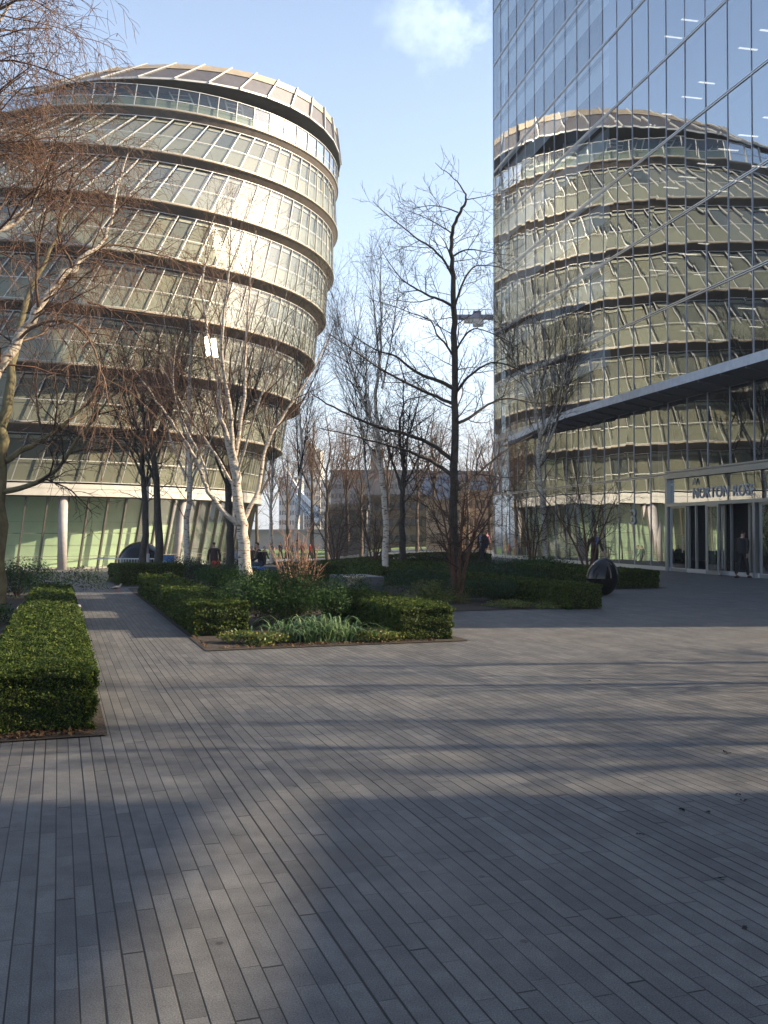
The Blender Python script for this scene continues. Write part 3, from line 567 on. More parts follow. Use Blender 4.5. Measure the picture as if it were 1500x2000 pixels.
for th in [th_at(120, R8 - 1.), th_at(352, R8 - 1.), th_at(452, R8 - 1.)] + [math.radians(q) for q in (70, 190, 225, 260)]:
    cc = MB(); p, q = PG(th, 0, -.25), PG(th, 1, -.1); p.z = gb_ - CHO.z - .2
    p = p + Vector((.75, -.3, 0)) if abs(th - th_at(120, R8 - 1.)) < .01 else p
    cc.tube([p, q], [.33, .33], 20); cc.build('column', M_colm, CH, True)
# ------------------------------------------------------------------ glass office block on the right
FA = np.array([11.03, 48.15]); FAZ = .2161; BAY = 1.59
FU = np.array([-math.sin(FAZ), math.cos(FAZ)]); FN = np.array([-math.cos(FAZ), -math.sin(FAZ)])   # along (away), outward
def fpt(k):                      # facade line, k bays towards the camera; far part bends gently
    if k >= 0: return FA - FU * BAY * k, FN
    s = -k * BAY; rad = 700.; ph = s / rad
    az = FAZ - ph; mid = FAZ - ph / 2
    return FA + np.array([-math.sin(mid), math.cos(mid)]) * s, np.array([-math.cos(az), -math.sin(az)])
FL = [7.85 + 3.67 * j for j in range(0, 9)]      # floor lines
TOPZ = 38.9
M_mglass = glass_mat('mirror_facade_glass', (.50, .58, .62), .50, 1.5, .004, .006, .42, (.86, .93, 1.0), mxf=.95)
M_mglass2 = glass_mat('clearer_facade_glass', (.84, .90, .94), .36, 1.5, .004, .006, .42, (.88, .94, 1.0), mxf=.85)
M_mullion = mat('grey_mullion', (.45, .46, .52), .4, .5)
M_transom = mat('steel_transom', (.72, .72, .74), .35, .7)
M_pale = mat('pale_spandrel', (.85, .88, .90), .6, var=.05, vscale=1)
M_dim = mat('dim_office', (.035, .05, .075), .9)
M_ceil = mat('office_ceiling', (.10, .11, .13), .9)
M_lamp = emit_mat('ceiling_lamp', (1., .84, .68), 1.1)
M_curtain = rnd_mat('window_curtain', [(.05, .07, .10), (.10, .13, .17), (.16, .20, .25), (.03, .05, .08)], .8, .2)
GB = empty('glass_office_block', (14., 50., 0)); tag(GB, 'tall blue mirror-glass office block on the right reflecting the round building', 'building'); GO = Vector(GB.location)
def fp(k, off, z):
    p, nrm = fpt(k); q = p + nrm * off; return Vector((q[0], q[1], z)) - GO
K0, K1 = -11, 11
lv_z = [.05, 4.2] + FL + [TOPZ]
ga = random.Random(9)
for j in range(len(lv_z) - 1):
    z0, z1 = lv_z[j], lv_z[j + 1]
    if z1 - z0 < .2: continue
    g = MB(); g2 = MB(); g3 = MB(); mu = MB()
    for k in range(K0, K1):
        if j == 0 and k in (4, 5, 6, 7, 8): continue
        ja = [ga.gauss(0, .0035) for _ in range(4)]
        (g2 if k < 0 else (g3 if (j == 0 and k > 8) else g)).quad(fp(k + .012, ja[0], z0 + .03), fp(k + .988, ja[1], z0 + .03), fp(k + .988, ja[2], z1 - .03), fp(k + .012, ja[3], z1 - .03))
    gbnd = g.build('glass_storey', M_mglass, GB); g2.build('clear_glass_storey', M_mglass2, GB)
    if g3.n: g3.build('glass_storey', M_mglass, GB)
    for k in range(K0, K1 + 1):
        if j == 0 and k in (5, 6, 7, 8): continue
        mu.bar(fp(k, .02, z0), fp(k, .02, z1), .03, .02, up=(FN[0], FN[1], 0))
    mu.build('mullion_set', M_mullion, gbnd)
    t = MB()
    for k in range(K0, K1):
        if j == 0: t.bar(fp(k, .03, .1), fp(k + 1, .03, .1), .10, .16); continue
        for dz in (-.04, .04): t.bar(fp(k, .03, z0 + dz), fp(k + 1, .03, z0 + dz), .03, .04)
    t.build('transom', M_transom, gbnd)
    # interior of the storey
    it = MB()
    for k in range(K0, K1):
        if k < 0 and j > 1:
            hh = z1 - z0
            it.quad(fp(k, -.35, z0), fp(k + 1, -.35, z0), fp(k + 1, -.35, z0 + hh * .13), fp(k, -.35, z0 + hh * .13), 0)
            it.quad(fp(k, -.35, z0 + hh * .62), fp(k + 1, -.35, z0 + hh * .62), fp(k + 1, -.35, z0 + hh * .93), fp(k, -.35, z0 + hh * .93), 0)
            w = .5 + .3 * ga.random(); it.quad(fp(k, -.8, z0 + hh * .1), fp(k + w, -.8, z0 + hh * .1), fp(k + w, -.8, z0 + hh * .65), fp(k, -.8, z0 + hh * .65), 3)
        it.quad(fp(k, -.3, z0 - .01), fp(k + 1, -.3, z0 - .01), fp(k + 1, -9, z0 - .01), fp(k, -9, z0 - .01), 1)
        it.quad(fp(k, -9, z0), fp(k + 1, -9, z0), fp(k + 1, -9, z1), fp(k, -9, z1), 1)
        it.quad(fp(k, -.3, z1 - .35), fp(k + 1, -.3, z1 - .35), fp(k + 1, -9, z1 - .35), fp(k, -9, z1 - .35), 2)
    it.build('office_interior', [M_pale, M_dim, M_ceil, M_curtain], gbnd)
    if j > 1:
        lm = MB()
        for k in range(0, K1):
            for d in (2.2, 4.8):
                if ga.random() < .33: continue
                a = .12 + .25 * ga.random(); b = min(.95, a + .3 + .4 * ga.random())
                lm.quad(fp(k + a, -d, z1 - .36), fp(k + a + .09, -d, z1 - .36), fp(k + a + .09, -d - 1.1 * b, z1 - .36), fp(k + a, -d - 1.1 * b, z1 - .36))
        if lm.n: lm.build('ceiling_light_row', M_lamp, gbnd)
# solid rest of the block: rounded far corner, back, near return, roof, stone base
M_blockside = mat('grey_cladding', (.30, .32, .36), .4, .3, var=.1, vscale=.3)
pts = [fpt(K0)[0]]; p0, n0 = fpt(K0); ang = math.atan2(-n0[1], -n0[0])
cen = p0 - n0 * 1.5
for q in range(1, 9):
    a = q / 8 * math.pi / 2; d = n0 * math.cos(a) + np.array([-n0[1], n0[0]]) * -math.sin(a) * -1 * (-1)
    pts.append(cen + 1.5 * (n0 * math.cos(a) + np.array([n0[1] * -1, n0[0]]) * (-1 if (np.array([-n0[1], n0[0]])[1] < 0) else 1) * math.sin(a)))
pts += [pts[-1] + np.array([34, -1.]), np.array([46., 30.]), fpt(K1)[0] + np.array([.02, 0])]
rb = MB(); npt = len(pts)
cg = MB()
for i in range(8):
    a, b = pts[i], pts[i + 1]; cg.quad(*(Vector((q[0], q[1], z)) - GO for q, z in ((b, .1), (a, .1), (a, TOPZ), (b, TOPZ))))
    cg.bar(Vector((*b, .1)) - GO, Vector((*b, TOPZ)) - GO, .05, .08, up=(FN[0], FN[1], 0), mi=1) if i % 3 == 2 else None
cg.build('corner_glazing', [M_mglass, M_mullion], GB)
for i in range(8, npt - 1):
    a, b = pts[i], pts[i + 1]; rb.quad(*(Vector((q[0], q[1], z)) - GO for q, z in ((b, -.2), (a, -.2), (a, TOPZ), (b, TOPZ))))
loop = [Vector((*fpt(k)[0], TOPZ)) - GO for k in range(K1, K0 - 1, -1)] + [Vector((q[0], q[1], TOPZ)) - GO for q in pts[1:-1]]
rb.add(loop, [tuple(range(len(loop)))]); loop2 = [Vector((v.x, v.y, .02)) for v in loop]; rb.add(loop2, [tuple(range(len(loop)))])
rb.build('cladding_and_roof', M_blockside, GB)
dk = MB()
for i in range(2, 8):
    a, b = pts[i], pts[i + 1]; dk.quad(*(Vector((q[0] + 1.2, q[1] - 1.2, z)) - GO for q, z in ((b, .1), (a, .1), (a, TOPZ - .1), (b, TOPZ - .1))))
dk.build('corner_interior', M_dim, GB)
# unseen blocks added at right, their heights and gaps shaped to shade the garden
def wing():
    w = MB(); d = np.array([math.sin(SUN_AZ), math.cos(SUN_AZ)])
    k1 = fpt(K1)[0]
    def blk(za, zb, h):
        xa = FA[0] + .2195 * (FA[1] - za) + .4; xb = FA[0] + .2195 * (FA[1] - zb) + .4
        P = [(xa, za), (xb, zb), (xb + 30 * d[0], zb + 30 * d[1]), (xa + 30 * d[0], za + 30 * d[1])]
        V = [Vector((x, y, z)) for z in (-.1, h) for x, y in P]
        w.add(V, [(0, 1, 2, 3), (7, 6, 5, 4), (0, 4, 5, 1), (1, 5, 6, 2), (2, 6, 7, 3), (3, 7, 4, 0)])
        nb = int((zb - za) / 1.6)
        for q in range(nb + 1):
            s = q / max(1, nb); x, y = xa + (xb - xa) * s, za + (zb - za) * s; w.bar((x - .03, y, 0), (x - .03, y, h), .08, .1, up=(1, 0, 0), mi=1)
        for z in np.arange(3.7, h, 3.67): w.bar((xa - .05, za, z), (xb - .05, zb, z), .3, .1, mi=1)
    blk(18.0, 20.3, 17.3); blk(20.3, 22.0, 8.6); blk(22.0, 25.8, 17.3); blk(25.8, 28.6, 9.2); blk(28.6, 30.8, 17.3)
    o = w.build('unseen_shade_blocks', [mat('shade_block_wall', (.06, .08, .10), .15, .3), M_mullion]); tag(o, 'unseen stepped block added right of the entrance to shade the garden', 'building')
    w2 = MB(); ye = 7.3; FQ = [(3, 2, 1, 0), (4, 5, 6, 7), (0, 1, 5, 4), (1, 2, 6, 5), (2, 3, 7, 6), (3, 0, 4, 7)]
    for za, zb, yy in ((-.1, 11., ye), (11., 14.0, 4.3), (14.0, 36., ye)):      # unseen slab shaped for its shadow; corner notch cut to let a sun patch through
        V = [Vector((x, y, z)) for z in (za, zb) for x, y in ((20.2, -70), (25.2, -70), (25.2, yy + 5 * d[1] / d[0]), (20.2, yy))]; w2.add(V, FQ)
    for y in np.arange(-68, 4, 2.): w2.bar((20.15, y, 0), (20.15, y, 36), .1, .12, up=(1, 0, 0), mi=1)
    for z in np.arange(4, 36, 3.7): w2.bar((20.12, -70, z), (20.12, ye - .05, z), .4, .1, mi=1)
    o = w2.build('office_slab', [mat('office_slab_wall', (.22, .23, .25), .3, .2), M_mullion]); tag(o, 'long unseen office slab behind the camera at right, shaped to shade the plaza', 'building')
wing()
# canopy
cn = MB()
cks = np.arange(K0 + 2., K1 + .1, 1.)
def cw(k): return 1.4 * sm((k - K0 - 1.5) / 9.)  # tapers to nothing at the far end
for k in cks[:-1]:
    a, b = k, k + 1; wa, wb = max(.08, cw(a)), max(.08, cw(b))
    A = [fp(a, .06, 7.34), fp(a, wa, 7.56), fp(a, wa, 7.92), fp(a, .06, 7.92)]; B = [fp(b, .06, 7.34), fp(b, wb, 7.56), fp(b, wb, 7.92), fp(b, .06, 7.92)]
    cn.add(A + B, [(0, 4, 5, 1)], 1); cn.add(A + B, [(1, 5, 6, 2)], 0); cn.add(A + B, [(2, 6, 7, 3)], 0)
    cn.bar(fp(a, .06, 7.30), fp(a, wa - .03, 7.52), .08, .08, mi=1)
a = cks[0]; cn.quad(fp(a, .06, 7.4), fp(a, cw(a) + .08, 7.56), fp(a, cw(a) + .08, 7.92), fp(a, .06, 7.92))
cn.build('canopy', [mat('canopy_fascia', (.55, .57, .62), .5, .2, var=.1, vscale=4), mat('canopy_soffit', (.13, .14, .17), .6, .2)], GB)
# entrance
M_frame = mat('silver_door_frame', (.40, .41, .42), .35, .7)
M_dglass = glass_mat('door_glass', (.5, .58, .60), .35, 1.5, .01)
en = MB()
en.bar(fp(4.05, .10, 4.1), fp(K1, .10, 4.1), .26, .22); en.bar(fp(4.05, .10, 4.29), fp(K1, .10, 4.29), .2, .07)
en.bar(fp(4.05, .10, 2.86), fp(K1, .10, 2.86), .22, .14); en.bar(fp(4.07, .10, 0), fp(4.07, .10, 4.2), .16, .2, up=(FN[0], FN[1], 0)); en.bar(fp(8.12, .10, 0), fp(8.12, .10, 2.86), .14, .2, up=(FN[0], FN[1], 0))
en.bar(fp(-6, .07, 4.22), fp(4.05, .07, 4.22), .1, .05)
en.build('entrance_frame', M_frame, GB)
sg = MB()
for k in (4, 5, 6, 7, 8):
    a = 4.12 if k == 4 else k; sg.quad(fp(a + .01, .02, 2.93), fp(k + .99, .02, 2.93), fp(k + .99, .02, 3.97), fp(a + .01, .02, 3.97))
sgo = sg.build('sign_glass', M_mglass, GB)
def door(a, b, off, z1=2.78):
    f = MB(); A, B = fp(a, off, 0.03), fp(b, off, .03)
    for p in (A, B): f.bar(p, p + Vector((0, 0, z1)), .09, .07, up=(FN[0], FN[1], 0))
    f.bar(A + Vector((0, 0, .06)), B + Vector((0, 0, .06)), .06, .12); f.bar(A + Vector((0, 0, z1 - .05)), B + Vector((0, 0, z1 - .05)), .06, .10)
    o = f.build('door', M_frame, GB); g = MB(); g.quad(A, B, B + Vector((0, 0, z1)), A + Vector((0, 0, z1))); g.build('pane', M_dglass, o)
    h = MB(); s = A.lerp(B, .85); nn_ = Vector((FN[0], FN[1], 0)) * .08
    h.bar(s + Vector((0, 0, .8)) + nn_, s + Vector((0, 0, 1.5)) + nn_, .03, .03); h.bar(s + Vector((0, 0, .95)), s + Vector((0, 0, .95)) + nn_, .02, .02); h.bar(s + Vector((0, 0, 1.35)), s + Vector((0, 0, 1.35)) + nn_, .02, .02)
    h.build('handle', M_steel, o)
    return o
door(4.2, 4.98, .06); door(5.55, 6.2, -.55); door(6.25, 6.78, .32); door(7.2, 8.0, -.6); door(8.28, 9.2, .06); door(9.3, 10.3, .06)
for k in (5.08, 5.45, 7.05, 8.05): ps = MB(); ps.bar(fp(k, .02, 0), fp(k, .02, 2.8), .06, .1, up=(FN[0], FN[1], 0)); ps.build('door_post', M_frame, GB)
lb = MB(); lb.quad(fp(4, -3.5, 0), fp(9.3, -3.5, 0), fp(9.3, -3.5, 3.2), fp(4, -3.5, 3.2)); lb.quad(fp(4, -.2, .02), fp(9.3, -.2, .02), fp(9.3, -3.5, .02), fp(4, -3.5, .02))
lb.build('lobby', mat('dark_blue_lobby', (.010, .012, .035), .5), GB)
for k, col in ((-2.6, (.3, .3, .31)), (2.6, (.3, .3, .31)), (-7.5, (.3, .3, .31))):
    q = MB(); q.tube([fp(k, -1.1, 0), fp(k, -1.1, 7.2)], [.36, .36], 20); q.build('inner_column', M_colm, GB, True)
def text_mesh(txt, size, name, m, ext=.02):
    c = bpy.data.curves.new(name, 'FONT'); c.body = txt; c.size = size; c.extrude = ext; c.space_character = 1.12
    t = bpy.data.objects.new(name, c); COL.objects.link(t); bpy.context.view_layer.update()
    me = bpy.data.meshes.new_from_object(t.evaluated_get(bpy.context.evaluated_depsgraph_get())); bpy.data.objects.remove(t)
    me.materials.clear(); me.materials.append(m); o = bpy.data.objects.new(name, me); COL.objects.link(o); return o
M_letter = mat('brushed_letter', (.42, .42, .43), .45, .1)
def put_text(txt, kL, kR, z, h, name):
    o = text_mesh(txt, 1., name, M_letter); xs = [v.co.x for v in o.data.vertices]; ys = [v.co.y for v in o.data.vertices]
    A, B = fp(kL, .035, z), fp(kR, .035, z); L = (B - A).length; sx = L / (max(xs) - min(xs)); sy = h / (max(ys) - min(ys))
    u = (B - A).normalized(); n_ = Vector((FN[0], FN[1], 0)); up = Vector((0, 0, 1))
    M = Matrix(((u.x * sx, up.x * sy, n_.x, A.x), (u.y * sx, up.y * sy, n_.y, A.y), (u.z * sx, up.z * sy, n_.z, A.z), (0, 0, 0, 1)))
    o.data.transform(Matrix.Translation((-min(xs), -min(ys), 0))); o.data.transform(M); o.parent = GB; o.data.update(); return o
put_text('NORTON ROSE', 5.3, 8.02, 3.08, .44, 'lettering')
put_text('3', 1.75, 2.1, 2.05, .72, 'number')
ch = MB(); A = fp(5.36, .1, 3.66); u = (fp(6, .1, 3.66) - A).normalized()
for s in (-1, 1): ch.bar(A + u * .14 + Vector((0, 0, .26)), A + u * (.14 + s * .12), .05, .03)
ch.build('emblem', M_letter, GB)
# ------------------------------------------------------------------ trees
M_bwhite = bpy.data.materials.new('white_birch_bark')
def birch_bark(m, c_light, c_warm):
    m.use_nodes = True; N, L = m.node_tree.nodes, m.node_tree.links; b = N['Principled BSDF']; b.inputs['Roughness'].default_value = .75
    tcn = N.new('ShaderNodeTexCoord'); mp_ = N.new('ShaderNodeMapping'); mp_.inputs['Scale'].default_value = (3.2, 3.2, 10.)
    n = N.new('ShaderNodeTexNoise'); n.inputs['Scale'].default_value = 2.2; n.inputs['Detail'].default_value = 4; L.new(tcn.outputs['Object'], mp_.inputs[0]); L.new(mp_.outputs[0], n.inputs['Vector'])
    r = N.new('ShaderNodeValToRGB'); e = r.color_ramp.elements; e[0].position = .33; e[0].color = (.03, .025, .02, 1); e[1].position = .40; e[1].color = (*c_warm, 1); x = e.new(.5); x.color = (*c_light, 1)
    L.new(n.outputs[0], r.inputs[0]); L.new(r.outputs[0], b.inputs['Base Color'])
    bp = N.new('ShaderNodeBump'); bp.inputs['Strength'].default_value = .5; bp.inputs['Distance'].default_value = .02; L.new(n.outputs[0], bp.inputs['Height']); L.new(bp.outputs[0], b.inputs['Normal'])
birch_bark(M_bwhite, (.56, .50, .42), (.36, .26, .18))
M_twig_red = rnd_mat('birch_twig', [(.085, .042, .028), (.13, .072, .045), (.21, .135, .09)], .7, .3)
M_twig_brown = rnd_mat('brown_twig', [(.028, .021, .018), (.045, .032, .025), (.07, .05, .037)], .8, .2)
M_bark_dark = mat('dark_bark', (.052, .044, .036), .9, var=.35, vscale=8, bump=.8, bscale=14)
M_bark_green = mat('mossy_bark', (.13, .11, .055), .9, var=.35, vscale=6, bump=.6, bscale=14)
M_bark_brown = mat('pale_brown_bark', (.10, .075, .055), .9, var=.3, vscale=3)
M_bark_red = mat('red_brown_bark', (.11, .05, .03), .7, var=.3, vscale=8)
M_catkin = mat('catkin', (.04, .022, .015), .9)
class Tree:
    def __init__(s, name, label, base, seed, mb, mt, cat='tree', group=None):
        s.root = empty(name, base); tag(s.root, label, cat, group); s.o = np.array(base, float); s.rng = np.random.default_rng(seed)
        s.B = {}; s.T = {}; s.mb, s.mt = mb, mt; s.cat = []
    def put(s, D, P, R, n): D.setdefault((len(P), n), []).append((P, R))
    def limb(s, P, R, spec):      # explicit limb (world coordinates)
        P = np.array([list(p) for p in P], float) - s.o; R = np.array(R, float)
        # resample smoothly
        K = max(len(P) * 3, 6); u = np.linspace(0, len(P) - 1, K); Q = np.stack([np.interp(u, range(len(P)), P[:, i]) for i in range(3)], 1)
        for _ in range(2): Q[1:-1] = (Q[:-2] + 2 * Q[1:-1] + Q[2:]) / 4
        Q[1:-1] += s.rng.normal(size=(K - 2, 3)) * R.mean() * .25
        RR = np.interp(u, range(len(R)), R) * spec.get('rs', 1.); s.put(s.B if RR[0] > .034 else s.T, Q, RR, 10 if RR[0] > .06 else 6)
        s.sprout(Q, RR, spec, 1)
        return Q
    def branch(s, p, d, L, r, spec, lv):
        K = 7 if lv < 3 else 5; Q = [p]; d = d / np.linalg.norm(d); trop, wig = spec['trop'][min(lv, 4)], spec['wig']
        for i in range(K - 1):
            d = d + s.rng.normal(size=3) * wig + np.array([0, 0, trop / (K - 1)]); d /= np.linalg.norm(d); Q.append(Q[-1] + d * L / (K - 1))
        Q = np.array(Q); RR = np.linspace(r, max(r * .3, spec['rmin']), K)
        s.put(s.B if (lv <= 1 and r > .034) else s.T, Q, RR, 6 if r > .03 else (4 if r > .012 else 3))
        s.sprout(Q, RR, spec, lv + 1)
    def sprout(s, Q, RR, spec, lv):
        if lv > spec['max']: return
        seg = np.linalg.norm(np.diff(Q, axis=0), axis=1); Ltot = seg.sum(); n = spec['n'][min(lv, 4)]; n = max(1, int(n * Ltot + s.rng.random())) if spec.get('perm', True) else n
        cum = np.concatenate([[0], np.cumsum(seg)])
        az0 = s.rng.random() * 6.28
        for k in range(n):
            t = spec['t0'][min(lv, 4)] + (1 - spec['t0'][min(lv, 4)]) * (k + s.rng.random()) / n; dd = t * Ltot
            i = min(len(seg) - 1, np.searchsorted(cum, dd) - 1) if dd > 0 else 0; i = max(i, 0); f = (dd - cum[i]) / max(seg[i], 1e-6); p = Q[i] + (Q[i + 1] - Q[i]) * f
            T = (Q[i + 1] - Q[i]) / max(seg[i], 1e-6); r = RR[i] * (1 - f) + RR[i + 1] * f
            an = spec['ang'][min(lv, 4)] * (.75 + .5 * s.rng.random()); az = az0 + k * 2.4 + s.rng.random()
            A = np.cross(T, [0.2, .1, 1.]) ; A /= np.linalg.norm(A) + 1e-6; B = np.cross(T, A)
            d = T * math.cos(an) + (A * math.cos(az) + B * math.sin(az)) * math.sin(an)
            L = spec['len'][min(lv, 4)] * (.55 + .75 * s.rng.random()) * (1 - spec.get('tip', .45) * t)
            s.branch(p, d, L, max(spec['rmin'] * 1.4, min(r * .62, L * spec['thick'])), spec, lv)
            if spec.get('catkin') and lv >= 3 and s.rng.random() < spec['catkin']: s.cat.append(p)
    def finish(s):
        for D, nm, m in ((s.B, 'trunk', s.mb), (s.T, 'crown', s.mt)):
            V, F, n = [], [], 0
            for (K, sd), lst in D.items():
                P = np.array([q[0] for q in lst]); R = np.array([q[1] for q in lst]); v, f = tube_arrays(P, R, sd); V.append(v); F.append(f + n); n += len(v)
            if not V: continue
            V, F = np.concatenate(V), np.concatenate(F); mi = np.zeros(len(F), int); mats = [m]
            if nm == 'crown' and s.cat:
                C = np.array(s.cat); k = len(C); L = .035 + .03 * s.rng.random(k); w = .006
                d = s.rng.normal(size=(k, 3)) * .25 + np.array([0, 0, -1]); d /= np.linalg.norm(d, axis=1, keepdims=True)
                P = np.stack([C, C + d * L[:, None] * .3, C + d * L[:, None] * .75, C + d * L[:, None]], 1); R = np.tile([.002, w, w, .002], (k, 1)); v, f = tube_arrays(P, R, 4)
                F = np.concatenate([F, f + n]); V = np.concatenate([V, v]); mi = np.concatenate([mi, np.ones(len(f), int)]); mats = [m, M_catkin]
            o = mesh_np(nm, V, F, mats, mi, s.root, True)
        return s.root
BIRCH = dict(rs=.92, n=[0, 2.9, 4.2, 4.4, 0], t0=[.3, .25, .12, .1, .1], ang=[.6, .55, .6, .65, .6], len=[0, 1.9, 1.0, .42, .2], trop=[.2, .45, .3, .0, -.2], wig=.12, rmin=.0021, thick=.0095, max=3)
DROOP = dict(rs=.62, n=[0, 4.4, 7.0, 9.0, 0], t0=[.2, .15, .1, .05, .1], ang=[.6, .8, .8, .75, .6], len=[0, 1.9, .95, .42, .2], trop=[.1, -.15, -.7, -.8, -.5], wig=.13, rmin=.0026, thick=.011, max=3, catkin=.11)
ALDER = dict(tip=.8, n=[0, 2.8, 5.0, 5.6, 0], t0=[.2, .12, .15, .1, .1], ang=[1.0, 1.05, .85, .8, .6], len=[0, 2.5, 1.0, .45, .2], trop=[.2, .15, .3, .25, 0], wig=.11, rmin=.0035, thick=.014, max=3)
BUSHY = dict(n=[0, 3.2, 4.8, 5.5, 0], t0=[.2, .2, .1, .1, .1], ang=[.8, .85, .8, .7, .6], len=[0, 2.3, 1.1, .5, .2], trop=[.2, .1, .15, .1, 0], wig=.14, rmin=.004, thick=.014, max=3)
def px(pts, Z, dz=None):
    out = []
    for i, (x, y) in enumerate(pts): out.append(atZ(x, y, Z + (dz[i] if dz else 0)))
    return out
# 1 the big drooping birch at the left edge
b = atZ(-78, 1185, 19.0); b.z = gh(b.x, b.y)
t = Tree('birch_tree', 'large birch at the left edge with a bright leaning limb and drooping rusty catkin twigs', b, 101, M_bwhite, M_twig_red, group='silver birches')
t.limb(px([(-60, 850), (-25, 770), (5, 715), (50, 640), (110, 555), (160, 505), (200, 475), (222, 425), (228, 370), (250, 300)], 17.0, [0, 0, 0, .1, .3, .5, .8, 1., 1.2, 1.4]), [.20, .17, .155, .13, .11, .085, .06, .042, .03, .014], DROOP)
t.limb([b, *px([(-75, 1060), (-75, 940), (-60, 850)], 18.5, [.5, 0, -1.5])], [.24, .21, .20, .20], dict(DROOP, n=[0] * 5, max=0))
t.limb(px([(40, 660), (75, 628), (140, 622), (175, 660), (190, 700), (205, 745), (212, 790)], 17.0, [0, -.2, -.3, -.5, -.7, -.8, -.9]), [.05, .045, .04, .036, .03, .022, .012], dict(DROOP, n=[0, 4., 6., 7.5, 0]))
t.limb(px([(120, 560), (150, 520), (110, 470), (118, 410), (150, 330), (135, 230)], 17.3, [.2, .1, -.2, -.4, -.6, -.8]), [.05, .04, .035, .03, .02, .01], dict(DROOP, n=[0, 4., 6., 7.5, 0]))
t.limb(px([(75, 600), (68, 540), (80, 450), (110, 340), (95, 260)], 17.1, [0, -.2, -.4, -.8, -1.]), [.05, .04, .03, .022, .012], DROOP)
t.limb(px([(-60, 850), (-100, 650), (-120, 470), (-125, 330), (-120, 260), (-100, 120)], 17.0, [0, -1, -2, -3, -3.5, -4]), [.17, .14, .12, .10, .08, .06], dict(DROOP, n=[0] * 5, max=0, rs=.8))
t.limb(px([(-120, 470), (-30, 470), (0, 452), (45, 425), (70, 390), (95, 310)], 15.0, [0, 0, 0, .2, .3, .3]), [.075, .07, .055, .045, .03, .014], DROOP)
t.limb(px([(150, 505), (195, 480), (245, 478), (320, 500), (390, 520)], 17.6, [0, .2, .5, .7, 1.]), [.035, .03, .025, .018, .01], dict(DROOP, n=[0, 4., 6., 7.5, 0]))
t.limb(px([(170, 590), (210, 600), (260, 640), (300, 700), (330, 770)], 17.6, [0, .2, .5, .7, 1.]), [.03, .026, .02, .015, .01], dict(DROOP, n=[0, 4., 6., 7.5, 0]))
t.limb(px([(-125, 330), (0, 300), (-10, 240), (-40, 160)], 15.0, [-1, 0, 0, 0]), [.06, .05, .03, .015], DROOP)
DR2 = dict(DROOP, n=[0, 4.6, 7.0, 9.0, 0])
t.limb(px([(-120, 260), (-60, 140), (0, 40), (40, -20)], 13.5, [0, .3, .3, .3]), [.06, .05, .035, .02], DR2)
t.limb(px([(-100, 120), (-20, 20), (60, -10), (110, 30)], 13.0, [0, .3, .3, .3]), [.04, .035, .02, .01], DR2)
t.limb(px([(-125, 330), (-20, 190), (60, 130)], 14.0, [0, .3, .3]), [.04, .03, .012], DR2)
t.finish()
# 2 greenish trunk beside it
b = atZ(-4, 1180, 22.6); b.z = gh(b.x, b.y)
t = Tree('mossy_tree', 'mossy greenish-brown trunk at the left edge of the photo with heavy curved branches', b, 102, M_bark_green, M_twig_brown)
t.limb([b, *px([(-3, 1050), (-3, 930), (2, 840), (22, 740), (35, 660), (60, 560), (110, 470), (140, 380)], 22.6, [0, 0, 0, .2, .4, .8, 1.2, 1.6])], [.17, .16, .15, .135, .11, .085, .06, .04, .02], dict(BUSHY, n=[0, .9, 2.2, 3.2, 0]))
t.limb(px([(8, 960), (60, 950), (110, 925), (150, 860), (190, 810), (240, 745)], 22.6, [0, -.2, -.5, -.6, -.7, -.8]), [.07, .06, .05, .04, .03, .015], dict(BUSHY, trop=[.2, .1, -.2, -.2, 0]))
t.limb(px([(10, 900), (50, 875), (100, 850), (160, 800), (230, 730)], 22.6, [0, .3, .6, .8, 1]), [.08, .065, .05, .035, .015], BUSHY)
t.finish()
# 3 white birch in the middle of the bed
b = atZ(484, 1152, 26.0); b.z = gh(b.x, b.y)
t = Tree('birch_tree', 'brightly lit white birch with forked limbs rising from the middle bed', b, 103, M_bwhite, M_twig_red, group='silver birches')
Zb = 26.0
t.limb([b, *px([(478, 1070), (470, 1020), (462, 960), (458, 900), (440, 850), (430, 800), (425, 740), (405, 660), (395, 590), (400, 500), (420, 420)], Zb, [0, 0, 0, 0, .2, .3, .4, .5, .6, .8, 1.])], [.205, .175, .165, .145, .13, .075, .065, .055, .045, .033, .022, .01], BIRCH)
t.limb(px([(470, 1028), (440, 1005), (408, 965), (395, 930), (375, 880), (350, 845), (318, 800), (290, 760), (262, 722)], Zb, [0, -.1, -.2, -.3, -.5, -.6, -.8, -1, -1.1]), [.085, .07, .062, .055, .048, .042, .034, .024, .012], BIRCH)
t.limb(px([(476, 1015), (495, 980), (510, 935), (515, 880), (540, 830), (575, 780), (610, 730), (640, 660)], Zb, [0, .1, .2, .4, .6, .8, 1, 1.2]), [.075, .062, .055, .045, .037, .03, .02, .01], BIRCH)
t.limb(px([(458, 905), (452, 850), (450, 790), (434, 720), (432, 640), (445, 560), (450, 480), (452, 400)], Zb, [0, -.1, -.2, -.3, -.5, -.6, -.7, -.8]), [.08, .07, .058, .05, .04, .03, .02, .01], BIRCH)
t.limb(px([(460, 890), (470, 830), (480, 760), (478, 690), (485, 610), (490, 530), (500, 450)], Zb, [0, .1, .3, .5, .7, .9, 1.1]), [.065, .055, .048, .04, .03, .02, .01], BIRCH)
t.limb(px([(462, 930), (480, 870), (500, 800), (530, 720), (548, 640), (560, 570)], Zb, [0, -.3, -.6, -.9, -1.2, -1.4]), [.045, .038, .03, .024, .017, .008], BIRCH)
t.limb(px([(410, 965), (400, 905), (375, 860), (345, 800), (335, 740), (345, 660)], Zb, [0, .2, .4, .6, .7, .8]), [.04, .035, .03, .024, .017, .008], BIRCH)
